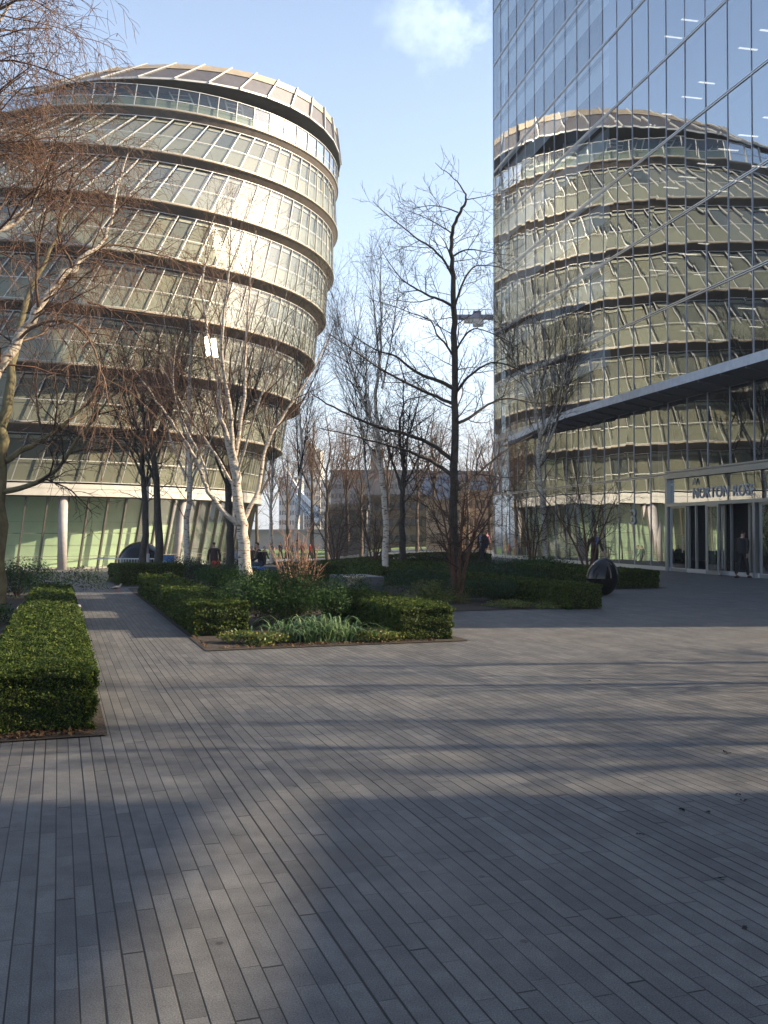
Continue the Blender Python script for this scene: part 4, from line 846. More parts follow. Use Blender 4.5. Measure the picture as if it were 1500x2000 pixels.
t.limb(px([(462, 960), (430, 900), (395, 850), (360, 800), (330, 740), (300, 690)], Zb, [0, .4, .8, 1, 1.2, 1.4]), [.045, .038, .03, .024, .017, .008], BIRCH)
birch_proto = t.finish()
# 4 the dark alder right of centre
b = atZ(890, 1165, 25.0); b.z = 0
t = Tree('alder_tree', 'tall dark alder with straight trunk and wide spreading limbs right of centre', b, 104, M_bark_dark, M_twig_brown)
Za = 25.0
t.limb([b, *px([(886, 1080), (886, 980), (887, 860), (888, 760), (888, 680), (887, 610), (884, 540), (880, 490), (882, 450), (895, 420), (905, 405), (912, 392), (908, 380), (895, 355), (870, 335), (850, 318)], Za, [0, 0, 0, 0, 0, 0, .1, .1, .1, 0, 0, -.1, -.1, -.2, -.3, -.4])], [.135, .12, .11, .10, .085, .085, .075, .065, .055, .048, .042, .036, .03, .022, .016, .01, .006], dict(ALDER, n=[0, 2.8, 4.4, 5.0, 0], len=[0, 1.9, .9, .42, .2], t0=[.2, .35, .15, .1, .1]))
for P_, z_, r_ in (([(884, 540), (870, 510), (840, 480), (815, 468), (790, 445), (755, 420), (728, 392)], 0, .036), ([(888, 600), (860, 585), (835, 577), (805, 560), (780, 545), (740, 480)], -.6, .04),
                   ([(888, 760), (860, 745), (830, 735), (800, 720), (770, 690), (740, 690), (690, 655)], -.5, .055), ([(888, 790), (850, 775), (800, 750), (740, 720), (700, 690), (640, 650)], .7, .05),
                   ([(886, 900), (850, 870), (800, 850), (740, 835), (690, 815), (640, 790), (610, 770)], -.6, .06), ([(886, 930), (850, 905), (800, 880), (750, 868), (690, 850), (620, 835)], .6, .055),
                   ([(888, 770), (910, 740), (935, 720), (960, 705), (1000, 715), (1030, 730)], -.5, .04), ([(888, 830), (920, 815), (950, 790), (990, 775), (1030, 785), (1080, 790)], .5, .045),
                   ([(888, 600), (900, 560), (915, 530), (930, 517), (960, 518), (1000, 530)], .3, .034), ([(886, 500), (905, 488), (925, 487), (960, 495), (1010, 500)], -.3, .026),
                   ([(886, 960), (920, 940), (960, 900), (1000, 870), (1040, 850)], .6, .045), ([(882, 455), (860, 440), (820, 420), (780, 405), (740, 350)][:4], .3, .02),
                   ([(895, 415), (870, 405), (840, 400), (800, 410), (772, 388)], .2, .018), ([(880, 500), (868, 470), (855, 455)], .4, .02), ([(912, 390), (940, 385), (970, 378), (1000, 375)], 0, .014),
                   ([(888, 700), (870, 670), (852, 655), (845, 625), (800, 610), (745, 590)], -.3, .034), ([(888, 690), (910, 650), (930, 640), (960, 650), (1000, 670)], -.3, .03)):
    n_ = len(P_); t.limb(px(P_, Za, [z_ * 2.2 * i / n_ for i in range(n_)]), [r_ * (1 - .8 * i / (n_ - 1)) for i in range(n_)], dict(ALDER, len=[0, 1.3, .8, .4, .2], n=[0, 4.6, 5.6, 5.6, 0], ang=[1, .8, .8, .8, .6]))
alder_proto = t.finish()
# upright birches: straight stems with fastigiate twigs
BIRCH_D = dict(BIRCH, n=[0, 3.8, 5.0, 5.2, 0])
def upright(Tn, label, x, y, Z, top, r0, seed, lean=0, spec=BIRCH, mb=None, mt=None, forks=5, name='birch_tree', group='silver birches', forkh=.3):
    b = atZ(x, y, Z); b.z = gh(b.x, b.y); t = Tree(name, label, b, seed, mb or M_bwhite, mt or M_twig_brown, group=group); rg = random.Random(seed)
    H = atZ(x, top, Z).z - b.z
    P = [b + Vector((lean * s * H + rg.gauss(0, .012) * H * (s > 0), rg.gauss(0, .01) * H * (s > 0), H * s)) for s in np.linspace(0, 1, 8)]
    t.limb(P, [r0 * (1 - .93 * s) for s in np.linspace(0, 1, 8)], dict(spec, t0=[.2, forkh, .12, .1, .1]))
    for q in range(forks):
        s0 = forkh + .4 * rg.random(); a = rg.random() * 6.28 + q * 1.3; p = Vector(P[0]).lerp(P[-1], s0); L = H * (.55 - .25 * s0)
        Q = [p + Vector((math.cos(a), math.sin(a), 0)) * (L * .42 * (s ** .8)) + Vector((0, 0, L * s * 1.05)) for s in np.linspace(0, 1, 5)]
        t.limb(Q, [r0 * .32 * (1 - .85 * s) for s in np.linspace(0, 1, 5)], spec)
    return t.finish()
upright(0, 'slim white birch with a straight trunk just left of the dark alder', 749, 1140, 31.5, 480, .13, 201, 0, forks=6)
upright(0, 'slim white birch in front of the glass block on the right', 1068, 1112, 42.0, 590, .15, 202, -.03, BIRCH_D, forks=9)
upright(0, 'white birch with a forked trunk in front of the green glass wall', 366, 1116, 38.0, 560, .15, 203, .01, forkh=.2, mt=M_twig_red)
upright(0, 'thin birch behind the stone seat right of the white birch', 532, 1112, 42.0, 700, .10, 204, forkh=.4)
upright(0, 'thin pale birch between the stone seat and the red stems', 582, 1110, 38.0, 640, .10, 205, -.005, forks=4)
upright(0, 'distant thin birch behind the low hedge near the centre', 716, 1100, 52.0, 720, .10, 206, forkh=.4)
ALD2 = dict(BUSHY, n=[0, 2.1, 3.0, 3.2, 0])
upright(0, 'left one of the two dark trunks standing close together before the green glass', 278, 1112, 41.0, 640, .17, 207, .006, ALD2, M_bark_dark, M_twig_brown, 7, 'plane_tree', 'dark plane trees', .28)
upright(0, 'right one of the two dark trunks standing close together before the green glass', 303, 1116, 39.0, 620, .19, 208, -.006, ALD2, M_bark_dark, M_twig_brown, 8, 'plane_tree', 'dark plane trees', .28)
upright(0, 'dark tree right behind the bright white birch', 447, 1104, 47.0, 660, .22, 209, .01, ALD2, M_bark_dark, M_twig_brown, 8, 'plane_tree', 'dark plane trees', .3)
upright(0, 'dark straight tree between the slim birch and the dark alder', 786, 1110, 42.0, 740, .17, 210, 0, ALD2, M_bark_dark, M_twig_brown, 7, 'plane_tree', 'dark plane trees', .3)
def multistem(name, label, x, y, Z, top, n, r0, seed, spread=.5, mb=None):
    b = atZ(x, y, Z); b.z = gh(b.x, b.y); t = Tree(name, label, b, seed, mb or M_bark_red, M_twig_brown, group='multi-stemmed small trees'); rg = random.Random(seed); H = atZ(x, top, Z).z - b.z
    for q in range(n):
        a = q * 6.28 / n + rg.random(); L = H * (.8 + .3 * rg.random()); k = spread * (.5 + .8 * rg.random())
        P = [b + Vector((math.cos(a) * (.05 + k * L * s ** 1.5 * .8), math.sin(a) * (.05 + k * L * s ** 1.5 * .8), L * (s * 1.1 - .12 * s * s))) for s in np.linspace(0, 1, 6)]
        t.limb(P, [r0 * (1 - .85 * s) for s in np.linspace(0, 1, 6)], dict(BUSHY, len=[0, 1.3, .75, .38, .2], n=[0, 2.8, 4.0, 4.0, 0], trop=[.2, -.1, 0, .1, 0]))
    return t.finish()
multistem('small_tree', 'small multi-stemmed red-brown tree tangled round the foot of the dark alder', 894, 1188, 23.0, 930, 7, .045, 301, .45)
ms = multistem('small_tree', 'small bare multi-stemmed tree behind the egg sculpture', 1150, 1128, 32.0, 930, 5, .05, 302, .6)
multistem('small_tree', 'small dark multi-stemmed tree left of the right-hand birch', 1040, 1108, 42.0, 970, 6, .045, 303, .5)
multistem('small_tree', 'bushy small tree behind the low hedges left of centre', 730, 1105, 40.0, 950, 6, .05, 304, .6)
multistem('small_tree', 'brushy brown small tree behind the dry red stems', 655, 1095, 52.0, 960, 7, .05, 305, .6)
# distant trees: copies with their own places
def distant(src, x, Z, label, sc, rz, dz=0.):
    c = copy_tree(src); p = atZ(x, 1060, Z); c.location = (p.x, p.y, gh(p.x, p.y) + dz); c.rotation_euler = (0, 0, rz); c.scale = (sc,) * 3; c['label'] = label; c['group'] = 'bare trees beyond the garden'; return c
ds = [upright(0, 'first bare brown tree beyond the lawn left of the bridge', 560, 1064, 100., 850, .2, 401, 0, ALD2, M_bark_brown, M_twig_red, 7, 'bare_tree', 'bare trees beyond the garden', .2)]
for i, (x, Z, sc, w) in enumerate(((500, 105, 1.1, 'bare tree seen just right of the white birch trunk'), (528, 112, 1., 'bare tree seen behind the thin birch by the stone seat'), (612, 96, 1.2, 'bare brown tree in front of the blue bridge chain'), (640, 84, 1.05, 'bare tree standing over the dark wall with the concrete band'),
                                (675, 92, 1.1, 'bare tree under the dark flat roof left of centre'), (705, 80, .85, 'bare tree behind the distant thin birch'), (760, 88, 1., 'bare tree just right of the slim white birch'), (815, 84, .95, 'bare tree left of the alder trunk against the brown block'),
                                (845, 92, 1.1, 'bare tree by the tan wall left of the alder'), (915, 86, .85, 'bare tree between the alder and the man in the dark suit'), (960, 90, 1., 'bare tree at the far corner of the glass block'), (465, 98, .8, 'bare tree glimpsed left of the seated person'))):
    distant(ds[0], x, Z, w, sc, i * 1.7)
for i, (x, y, sc) in enumerate(((18.6, 9.6, 1.25), (15.5, 13.2, 1.05), (13.0, 8.3, 1.0), (10.5, 11.2, .8), (19.5, 8.0, 1.3))):      # unseen, right of the plaza, added to dapple the sunlit strip with branch shadows
    c = copy_tree(alder_proto); c.location = (x, y, 0); c.rotation_euler = (0, 0, 1.9 * i + .5); c.scale = (sc * .85,) * 3; c['label'] = ['first', 'second', 'third', 'fourth', 'fifth', 'sixth', 'seventh'][i] + ' bare tree from the camera, unseen at right, added for its shadow'; c['group'] = 'unseen trees added for their shadows'
# ------------------------------------------------------------------ sculptures
def egg(label, x, y, Z, w, h, tilt_):
    b = atZ(x, y, Z); b.z = gh(b.x, b.y); m = MB(); nu, nv = 48, 28; V = []; F = []
    for j in range(nv + 1):
        ph = math.pi * j / nv; zz = -math.cos(ph); rr = math.sin(ph) * (1 - .10 * zz)
        for i in range(nu): a = 2 * math.pi * i / nu; V.append((rr * math.cos(a) * w / 2, rr * math.sin(a) * w / 2, zz * h / 2))
    M = Matrix.Rotation(tilt_, 4, 'Y'); V = [M @ Vector(v) for v in V]; zmin = min(v.z for v in V); V = [v - Vector((0, 0, zmin + .012)) for v in V]
    for j in range(nv):
        for i in range(nu): k = (i + 1) % nu; F.append((j * nu + i, j * nu + k, (j + 1) * nu + k, (j + 1) * nu + i))
    o = m.add(V, F).build('egg_sculpture', M_black, None, True); o.location = b; tag(o, label, 'sculpture', 'glossy black rounded sculptures'); return o
egg('glossy black egg-shaped sculpture standing at the end of the shaded hedge on the right', 1177, 1155, 25.9, .84, 1.03, R_(14))
egg('large glossy black rounded sculpture behind the hedge near the green glass wall', 275, 1103, 49.0, 2.25, 1.95, R_(6))
# ------------------------------------------------------------------ railing, lamp post, blue sign, plinth
def railing():
    p = atZ(235, 1100, 45.); q = atZ(330, 1100, 45.); z = gh(p.x, p.y); root = empty('railing', (p.x, p.y, z)); tag(root, 'grey metal railing with upright bars in front of the large black sculpture', 'railing')
    L = (Vector((q.x, q.y, 0)) - Vector((p.x, p.y, 0))).length; r = MB(); r.bar((-1.1, 0, 1.0), (L, 0, 1.0), .05, .05); r.bar((0, 0, .15), (L, 0, .15), .04, .04); r.build('rail', M_steel, root)
    b = MB()
    for k in range(int(L / .13)): b.tube([(k * .13, 0, .15), (k * .13, 0, 1.)], [.011, .011], 6)
    b.build('bar_panel', M_steel, root)
    for k in range(3): m = MB(); m.bar((k * L / 2, 0, 0), (k * L / 2, 0, 1.0), .06, .06, up=(1, 0, 0)); m.build('post', M_steel, root)
railing()
def lamp_post():
    p = atZ(288, 1112, 43.); root = empty('lamp_post', (p.x, p.y, gh(p.x, p.y))); tag(root, 'thin grey lamp post between the two close dark trunks', 'lamp post')
    m = MB(); m.tube([(0, 0, 0), (0, 0, 1.2)], [.09, .09], 14); m.tube([(0, 0, 1.2), (0, 0, 4.2)], [.06, .05], 12); m.build('pole', M_colm, root, True)
    h = MB(); h.tube([(0, 0, 4.2), (0, 0, 4.3), (0, 0, 4.55), (0, 0, 4.6)], [.05, .13, .13, .04], 14); h.build('lamp_head', M_steel, root, True)
lamp_post()
def blue_sign():
    p = atZ(321, 1112, 44.); root = empty('information_board', (p.x, p.y, gh(p.x, p.y))); tag(root, 'blue board with a pale emblem beside the dark trunks', 'sign')
    m = MB(); m.box(-.45, .45, -.03, .03, .35, 1.15); m.build('board', mat('blue_board', (.06, .15, .36), .5, var=.1, vscale=3), root)
    e = MB(); V = [(-.02 + .2 * math.cos(a), -.034, .78 + .13 * math.sin(a)) for a in np.linspace(0, 6.28, 20)[:-1]]; e.add(V, [tuple(range(len(V)))]); e.build('emblem', mat('pale_blue_mark', (.2, .3, .45), .5), root)
    for x in (-.4, .52): q = MB(); q.bar((x, 0, 0), (x, 0, 1.1), .05, .05, up=(1, 0, 0)); q.build('post', M_alu, root)
blue_sign()
# ------------------------------------------------------------------ people
def skinmesh(name, verts, edges, radii, m, parent, sub=1, root_i=0):
    me = bpy.data.meshes.new(name); me.from_pydata(verts, edges, []); o = bpy.data.objects.new(name, me); COL.objects.link(o)
    sk = o.modifiers.new('s', 'SKIN'); sk.use_smooth_shade = True; sv = me.skin_vertices[0].data
    for i, r in enumerate(radii): sv[i].radius = (r, r) if not isinstance(r, tuple) else r
    sv[root_i].use_root = True; sb = o.modifiers.new('b', 'SUBSURF'); sb.levels = sub; sb.render_levels = sub
    bpy.context.view_layer.update(); me2 = bpy.data.meshes.new_from_object(o.evaluated_get(bpy.context.evaluated_depsgraph_get())); bpy.data.objects.remove(o)
    me2.name = name; me2.materials.clear(); me2.materials.append(m); o2 = bpy.data.objects.new(name, me2); COL.objects.link(o2); o2.parent = parent
    for p in me2.polygons: p.use_smooth = True
    return o2
M_skin = mat('skin', (.42, .24, .17), .55)
CL = {}
def cloth(c):
    if c not in CL: CL[c] = mat('cloth_%d' % len(CL), c, .85, var=.15, vscale=8)
    return CL[c]
def person(label, loc, rz, h=1.76, coat=(.03, .03, .04), legs=(.02, .02, .03), hair=(.03, .02, .015), shirt=None, pose='walk', seat=.55, coatlen=.0, bag=None, group=None, wide=1.):
    root = empty('person', loc, rz); tag(root, label, 'person', group); s = h / 1.76
    sit = pose == 'sit'; st = {'walk': .20, 'stand': .03, 'sit': 0}[pose]
    # facing +y locally; skeleton joints
    hipz = (.93 if not sit else seat / s + .09); J = {}
    J['pel'] = (0, 0, hipz); J['wst'] = (0, .0, hipz + .17); J['chs'] = (0, .01 if not sit else .06, hipz + .40); J['nkb'] = (0, .01 if not sit else .10, hipz + .54); J['nck'] = (0, .02 if not sit else .13, hipz + .60)
    for sd, sg in (('L', -1), ('R', 1)):
        f = st * sg
        J['hip' + sd] = (sg * .10, 0, hipz - .02)
        if sit: J['kne' + sd] = (sg * .12, .45, hipz + .02); J['ank' + sd] = (sg * .12, .48, hipz - .40); J['toe' + sd] = (sg * .13, .66, hipz - .45)
        else: J['kne' + sd] = (sg * .10, f * .55 + .04, .50); J['ank' + sd] = (sg * .10, f - (.05 if f < 0 else 0), .09 + (.05 if f < 0 else 0)); J['toe' + sd] = (sg * .12, f + .16, .035)
        J['shd' + sd] = (sg * .19 * wide, J['nkb'][1] - .01, J['nkb'][2] - .05)
        if sit: J['elb' + sd] = (sg * .25, .16, hipz + .22); J['wri' + sd] = (sg * .10, .36, hipz + .16)
        else: J['elb' + sd] = (sg * .25 * wide, -f * .35 - .02, J['nkb'][2] - .33); J['wri' + sd] = (sg * .25 * wide, -f * .9 + .06, J['nkb'][2] - .57)
    S = lambda p: (p[0] * s, p[1] * s, p[2] * s)
    def build(name, names, E, rad, m, extra=None, sub=1):
        V = [S(J[n]) for n in names]; idx = {n: i for i, n in enumerate(names)}; return skinmesh(name, V, [(idx[a], idx[b]) for a, b in E], [tuple(q * s for q in r) if isinstance(r, tuple) else r * s for r in rad], m, root, sub)
    # body: one continuous surface, head to feet with fingers
    hd = J['nck']; J['h0'] = (0, hd[1] + .015, hd[2] + .05); J['h1'] = (0, hd[1] + .02, hd[2] + .13); J['h2'] = (0, hd[1] + .01, hd[2] + .20); J['nos'] = (0, hd[1] + .125, hd[2] + .10); J['chn'] = (0, hd[1] + .085, hd[2] + .03)
    names = ['pel', 'wst', 'chs', 'nkb', 'nck', 'h0', 'h1', 'h2', 'nos', 'chn']; E = [('pel', 'wst'), ('wst', 'chs'), ('chs', 'nkb'), ('nkb', 'nck'), ('nck', 'h0'), ('h0', 'h1'), ('h1', 'h2'), ('h1', 'nos'), ('h0', 'chn')]
    rad = [(.13, .10), (.12, .09), (.13, .10), .07, .052, .065, (.078, .095), (.055, .07), .012, .022]
    for sd, sg in (('L', -1), ('R', 1)):
        w = np.array(J['wri' + sd]); e = np.array(J['elb' + sd]); d = (w - e) / np.linalg.norm(w - e); J['plm' + sd] = tuple(w + d * .07); names += ['hip' + sd, 'kne' + sd, 'ank' + sd, 'toe' + sd, 'shd' + sd, 'elb' + sd, 'wri' + sd, 'plm' + sd]
        E += [('pel', 'hip' + sd), ('hip' + sd, 'kne' + sd), ('kne' + sd, 'ank' + sd), ('ank' + sd, 'toe' + sd), ('nkb', 'shd' + sd), ('shd' + sd, 'elb' + sd), ('elb' + sd, 'wri' + sd), ('wri' + sd, 'plm' + sd)]
        rad += [.075, .05, .036, .03, .05, .038, .026, (.022, .036)]
        fw = np.array([0, 1., 0]); J['thm' + sd] = tuple(w + d * .06 + fw * .05); J['tht' + sd] = tuple(w + d * .09 + fw * .06); names += ['thm' + sd, 'tht' + sd]; E += [('wri' + sd, 'thm' + sd), ('thm' + sd, 'tht' + sd)]; rad += [.010, .008]
        for q, ln in enumerate((.072, .082, .076, .06)):
            a = np.array(J['plm' + sd]) + fw * (.027 - .018 * q) + d * .012; bq = a + d * ln * .55 + np.array([-sg * .006, 0, 0]); cq = bq + d * ln * .45 + np.array([-sg * .018, 0, 0])
            for nm, p in (('a', a), ('b', bq), ('c', cq)): J['f%s%d%s' % (nm, q, sd)] = tuple(p); names.append('f%s%d%s' % (nm, q, sd))
            E += [('plm' + sd, 'fa%d%s' % (q, sd)), ('fa%d%s' % (q, sd), 'fb%d%s' % (q, sd)), ('fb%d%s' % (q, sd), 'fc%d%s' % (q, sd))]; rad += [.009, .008, .007]
    build('body', names, E, rad, M_skin)
    # trousers
    build('trousers', ['pel', 'wst', 'hipL', 'kneL', 'ankL', 'hipR', 'kneR', 'ankR'], [('pel', 'wst'), ('pel', 'hipL'), ('hipL', 'kneL'), ('kneL', 'ankL'), ('pel', 'hipR'), ('hipR', 'kneR'), ('kneR', 'ankR')], [(.155 * wide, .125), (.15 * wide, .115), .10, .075, .065, .10, .075, .065], cloth(legs))
    # jacket (hem at hip or lower)
    J['hem'] = (0, J['pel'][1] + (.04 if sit else 0), J['pel'][2] - .06 - coatlen)
    nm = ['hem', 'pel', 'wst', 'chs', 'nkb', 'shdL', 'elbL', 'wriL', 'shdR', 'elbR', 'wriR']
    build('jacket', nm, [('hem', 'pel'), ('pel', 'wst'), ('wst', 'chs'), ('chs', 'nkb'), ('nkb', 'shdL'), ('shdL', 'elbL'), ('elbL', 'wriL'), ('nkb', 'shdR'), ('shdR', 'elbR'), ('elbR', 'wriR')],
          [(.185 * wide, .15), (.18 * wide, .145), (.168 * wide, .135), (.18 * wide, .14), (.085, .08), .075, .058, .045, .075, .058, .045], cloth(coat))
    for sd in 'LR':
        a, b_ = np.array(J['ank' + sd]), np.array(J['toe' + sd]); J['hl' + sd] = (a[0], a[1] - .05, b_[2] + .005); J['md' + sd] = tuple((a + b_) / 2 * np.array([1, 1, 0]) + np.array([0, 0, b_[2] + .01]))
        build('shoe', ['hl' + sd, 'md' + sd, 'toe' + sd], [('hl' + sd, 'md' + sd), ('md' + sd, 'toe' + sd)], [(.042, .04), (.045, .038), (.04, .028)], cloth((.01, .01, .01)))
    J['k0'] = (0, hd[1] - .035, hd[2] + .10); J['k1'] = (0, hd[1] - .01, hd[2] + .19); J['k2'] = (0, hd[1] + .06, hd[2] + .225)
    build('hair', ['k0', 'k1', 'k2'], [('k0', 'k1'), ('k1', 'k2')], [(.072, .06), (.078, .062), (.055, .03)], cloth(hair))
    fc = MB()
    for sg in (-1, 1): fc.box(*(q * s for q in (sg * .032 - .014, sg * .032 + .014, hd[1] + .103, hd[1] + .108, hd[2] + .118, hd[2] + .128)))
    fc.box(*(q * s for q in (-.024, .024, hd[1] + .104, hd[1] + .109, hd[2] + .052, hd[2] + .058))); fc.build('face_features', cloth((.05, .02, .015)), root)
    if shirt:
        m = MB(); z0, z1 = (hipz + .12) * s, (hipz + .55) * s; m.add([(-.075 * s, .145 * s, z1), (.075 * s, .145 * s, z1), (.045 * s, .158 * s, z0), (-.045 * s, .158 * s, z0), (-.075 * s, .10 * s, z1 + .02), (.075 * s, .10 * s, z1 + .02)], [(0, 1, 2, 3), (0, 4, 5, 1)])
        m.build('shirt_front', cloth(shirt), root)
    return root
def gpt(x, y, Z=None):
    dx, dz, dh = ray(x, y)
    if Z is None: k = -EYE / dh; return Vector((dx * k, dz * k, 0))
    p = atZ(x, y, Z); p.z = gh(p.x, p.y); return p
person('man in a black jacket and dark trousers walking to the glass doors', gpt(1450, 1129), R_(-60), 1.74, (.008, .008, .012), (.008, .008, .012), (.01, .01, .01), None, 'walk', wide=1.3)
person('man in a brown jacket over a blue shirt behind the egg sculpture', gpt(1162, 1117, 39.), R_(200), 1.76, (.06, .03, .02), (.02, .02, .025), (.05, .03, .02), (.12, .2, .42), 'walk', coatlen=.1)
person('man in a dark navy suit standing among the hedges right of the alder', gpt(943, 1108, 44.), R_(130), 1.84, (.015, .015, .03), (.012, .012, .025), (.10, .06, .04), (.3, .35, .45), 'stand', coatlen=.08, wide=1.15)
b = gpt(500, 1108, 35.2); x_, y_ = AT(35.2, 7.1); person('person in black sitting on the granite seat behind the white birch', Vector((x_, y_, gh(x_, y_))), R_(95), 1.7, (.008, .008, .01), (.02, .04, .10), (.02, .012, .01), None, 'sit', .55)
pw = person('person in a dark coat carrying a red bag behind the shrubs', gpt(418, 1104, 43.), R_(20), 1.7, (.05, .03, .03), (.02, .02, .02), (.05, .03, .02), None, 'stand', coatlen=.25, wide=1.1)
FAR = 'people strolling on the far path'
walkers = [(453, 60, 'grey-jacketed person on the far path just left of the birch trunk', (.12, .12, .14)), (462, 62, 'person in a pale coat on the far path beside the birch trunk', (.25, .24, .24)), (492, 66, 'person in brown on the far path behind the seated person', (.07, .04, .03)), (516, 64, 'person in a dark cloak on the far path right of the seated person', (.03, .02, .02)), (534, 68, 'person in green on the far path beside the thin birch', (.04, .07, .05)), (560, 90, 'distant stroller in black in front of the far lawn', (.02, .02, .03)), (572, 92, 'distant stroller in grey beside the stroller in black', (.10, .10, .12)), (590, 90, 'distant stroller in maroon near the lawn edge', (.12, .03, .03)), (606, 88, 'distant figure in a bright red jacket near the lawn', (.5, .03, .02)), (548, 95, 'distant stroller in navy at the left of the lawn', (.02, .03, .08)), (950, 84, 'distant person in pink by the far corner of the glass block', (.35, .12, .16))]
for i, (x, Z, lb_, c) in enumerate(walkers):
    y = HZ + EYE * FPX / Z; person(lb_, gpt(x, y, Z), R_(90 + 47 * i), 1.66 + .03 * (i % 4), c, (.02, .02, .03), (.03, .02, .02), None, 'walk', group=FAR, coatlen=.08 * (i % 3))
def bag(name, label, loc, size, col, rz=0., cat='bag', handle=True):
    w, d, h = size; m = MB(); V = []; 
    for z, k in ((0, .9), (.25, 1.), (.7, .96), (.95, .8), (1., .62)):
        for a in np.linspace(0, 2 * math.pi, 17)[:-1]:
            ca, sa = math.cos(a), math.sin(a); q = 1 / max(abs(ca), abs(sa)) ** .75; V.append((ca * q * w / 2 * k, sa * q * d / 2 * k, z * h))
    F = [tuple(range(16))[::-1], tuple(64 + i for i in range(16))] + [(16 * j + i, 16 * j + (i + 1) % 16, 16 * j + 16 + (i + 1) % 16, 16 * j + 16 + i) for j in range(4) for i in range(16)]
    root = empty(name, loc, rz); tag(root, label, cat); m.add(V, F).build('body', mat(name + '_' + str(len(CL)), col, .6, var=.15), root, True)
    s = MB(); s.tube([(w * .25 * math.cos(t), 0, h * .95 + math.sin(t) * h * .5) for t in np.linspace(0, math.pi, 9)], [.012] * 9, 6); s.build('handle', cloth((.02, .02, .02)), root)
    return root
x_, y_ = AT(30.6, 6.05); bag('blue_bag', 'bright blue bag lying on the low granite slab right of the birch trunk', (x_, y_, .42 + gh(x_, y_)), (.5, .3, .2), (.02, .08, .45), .3)
x_, y_ = AT(30.6, 6.95); bag('black_bag', 'slumped black bag on the low granite slab near the red stems', (x_, y_, .42 + gh(x_, y_)), (.55, .32, .26), (.012, .01, .01), -.4)
p = gpt(423, 1104, 42.6); bag('red_bag', 'red carrier bag held by the person in the dark coat', (p.x, p.y - .15, p.z + .45), (.42, .2, .42), (.6, .03, .015), .2)
# ------------------------------------------------------------------ pigeon
def pigeon():
    p = gpt(228, 1157); root = empty('pigeon', (p.x, p.y, gh(p.x, p.y)), R_(-70)); tag(root, 'grey pigeon walking on the left path', 'bird')
    M_p = mat('pigeon_grey', (.10, .10, .12), .7, var=.3, vscale=30)
    skinmesh('body', [(0, -.10, .13), (0, -.02, .13), (0, .06, .15), (0, .10, .20), (0, .115, .235), (0, .15, .232), (0, -.2, .10)], [(0, 1), (1, 2), (2, 3), (3, 4), (4, 5), (0, 6)], [.04, .062, .055, .028, .024, .006, (.028, .008)], M_p, root)
    w = MB()
    for sg in (-1, 1): w.add([(sg * .05, .05, .16), (sg * .066, -.02, .15), (sg * .055, -.12, .125), (sg * .03, -.18, .12), (sg * .04, -.06, .185), (sg * .035, .04, .19)], [(0, 1, 4, 5), (1, 2, 3, 4)])
    w.build('wings', mat('pigeon_wing', (.16, .16, .18), .7, var=.5, vscale=60), root)
    for sg in (-1, 1): l = MB(); l.tube([(sg * .025, .01, .09), (sg * .025, .02 + sg * .02, .04), (sg * .025, sg * .02, .005)], [.008, .005, .004], 6); l.bar((sg * .025, sg * .02 - .02, .004), (sg * .025, sg * .02 + .04, .004), .02, .006); l.build('leg', mat('pink_leg', (.3, .1, .08), .6), root)
pigeon()
# ------------------------------------------------------------------ distant buildings, bridge, crane
def block(name, label, xl, xr, ytop, Z, depth, col, floors=0, cols=0, wcol=(.05, .06, .08), roof=None, ybot=1062, cat='building'):
    A, B = atZ(xl, ytop, Z), atZ(xr, ytop, Z); h = A.z; root = empty(name, ((A.x + B.x) / 2, Z, 0)); tag(root, label, cat); w = (B.x - A.x) / 2
    m = MB(); m.box(-w, w, 0, depth, -1.2, h); m.build('wall', mat(name + '_wall', col, .8, var=.12, vscale=.15, bump=.2, bscale=3), root)
    if floors:
        for r in range(floors):
            q = MB(); z0 = h * (r + .3) / floors; z1 = h * (r + .75) / floors
            for c in range(cols):
                x0 = -w + 2 * w * (c + .22) / cols; x1 = -w + 2 * w * (c + .78) / cols; q.box(x0, x1, -.12, -.02, z0, z1)
            q.build('window_row', mat(name + '_glass%d' % r, wcol, .2, .2), root)
    c_ = MB(); c_.box(-w - .2, w + .2, -.25, depth + .2, h + .004, h + .5); c_.build('roof', mat(name + '_roof', roof or tuple(x * .7 for x in col), .8), root)
    return root
block('stepped_tower', 'pale stone stepped tower seen beyond the trees right of the round building', 594, 612, 868, 330, 25, (.42, .42, .43), 12, 4)
block('stepped_tower', 'sunlit cream tower wing adjoining the pale stepped tower', 612.5, 626, 880, 332, 20, (.6, .56, .48), 10, 3)
block('stone_building', 'cream stone building low beyond the thin birch', 545, 580, 935, 300, 25, (.45, .42, .38), 6, 7)
block('stone_building', 'pale stone block stepping down right of the cream tower', 626.5, 650, 940, 310, 20, (.45, .43, .40), 6, 5)
block('dark_hotel', 'dark brown concrete hotel with long flat roof in the distance', 646, 835, 922, 210, 40, (.16, .145, .15), 7, 26, (.03, .03, .035))
block('dark_hotel_tower', 'dark stair tower rising above the brown hotel roof', 724, 748, 882, 208, 12, (.11, .09, .09))
block('office_slab_far', 'blue glass office block low behind the alder', 835, 968, 925, 170, 30, (.10, .14, .22), 6, 22, (.05, .09, .18))
block('brown_wall_building', 'brown brick building behind the trees in the centre', 700, 842, 975, 110, 12, (.14, .10, .08), 3, 10)
block('concrete_deck', 'grey concrete roof band over dark brick left of the slim birch', 640, 716, 995, 95, 8, (.13, .12, .11), roof=(.2, .18, .16))
block('tan_wall_building', 'low sunlit tan brick wall beyond the garden at the far corner', 838, 900, 985, 88, 6, (.42, .32, .22), 2, 5, (.2, .15, .1))
block('tan_wall_building', 'sunlit tan brick building at the edge of the glass block', 900.5, 985, 968, 90, 6, (.46, .35, .24), 3, 7, (.16, .12, .09))
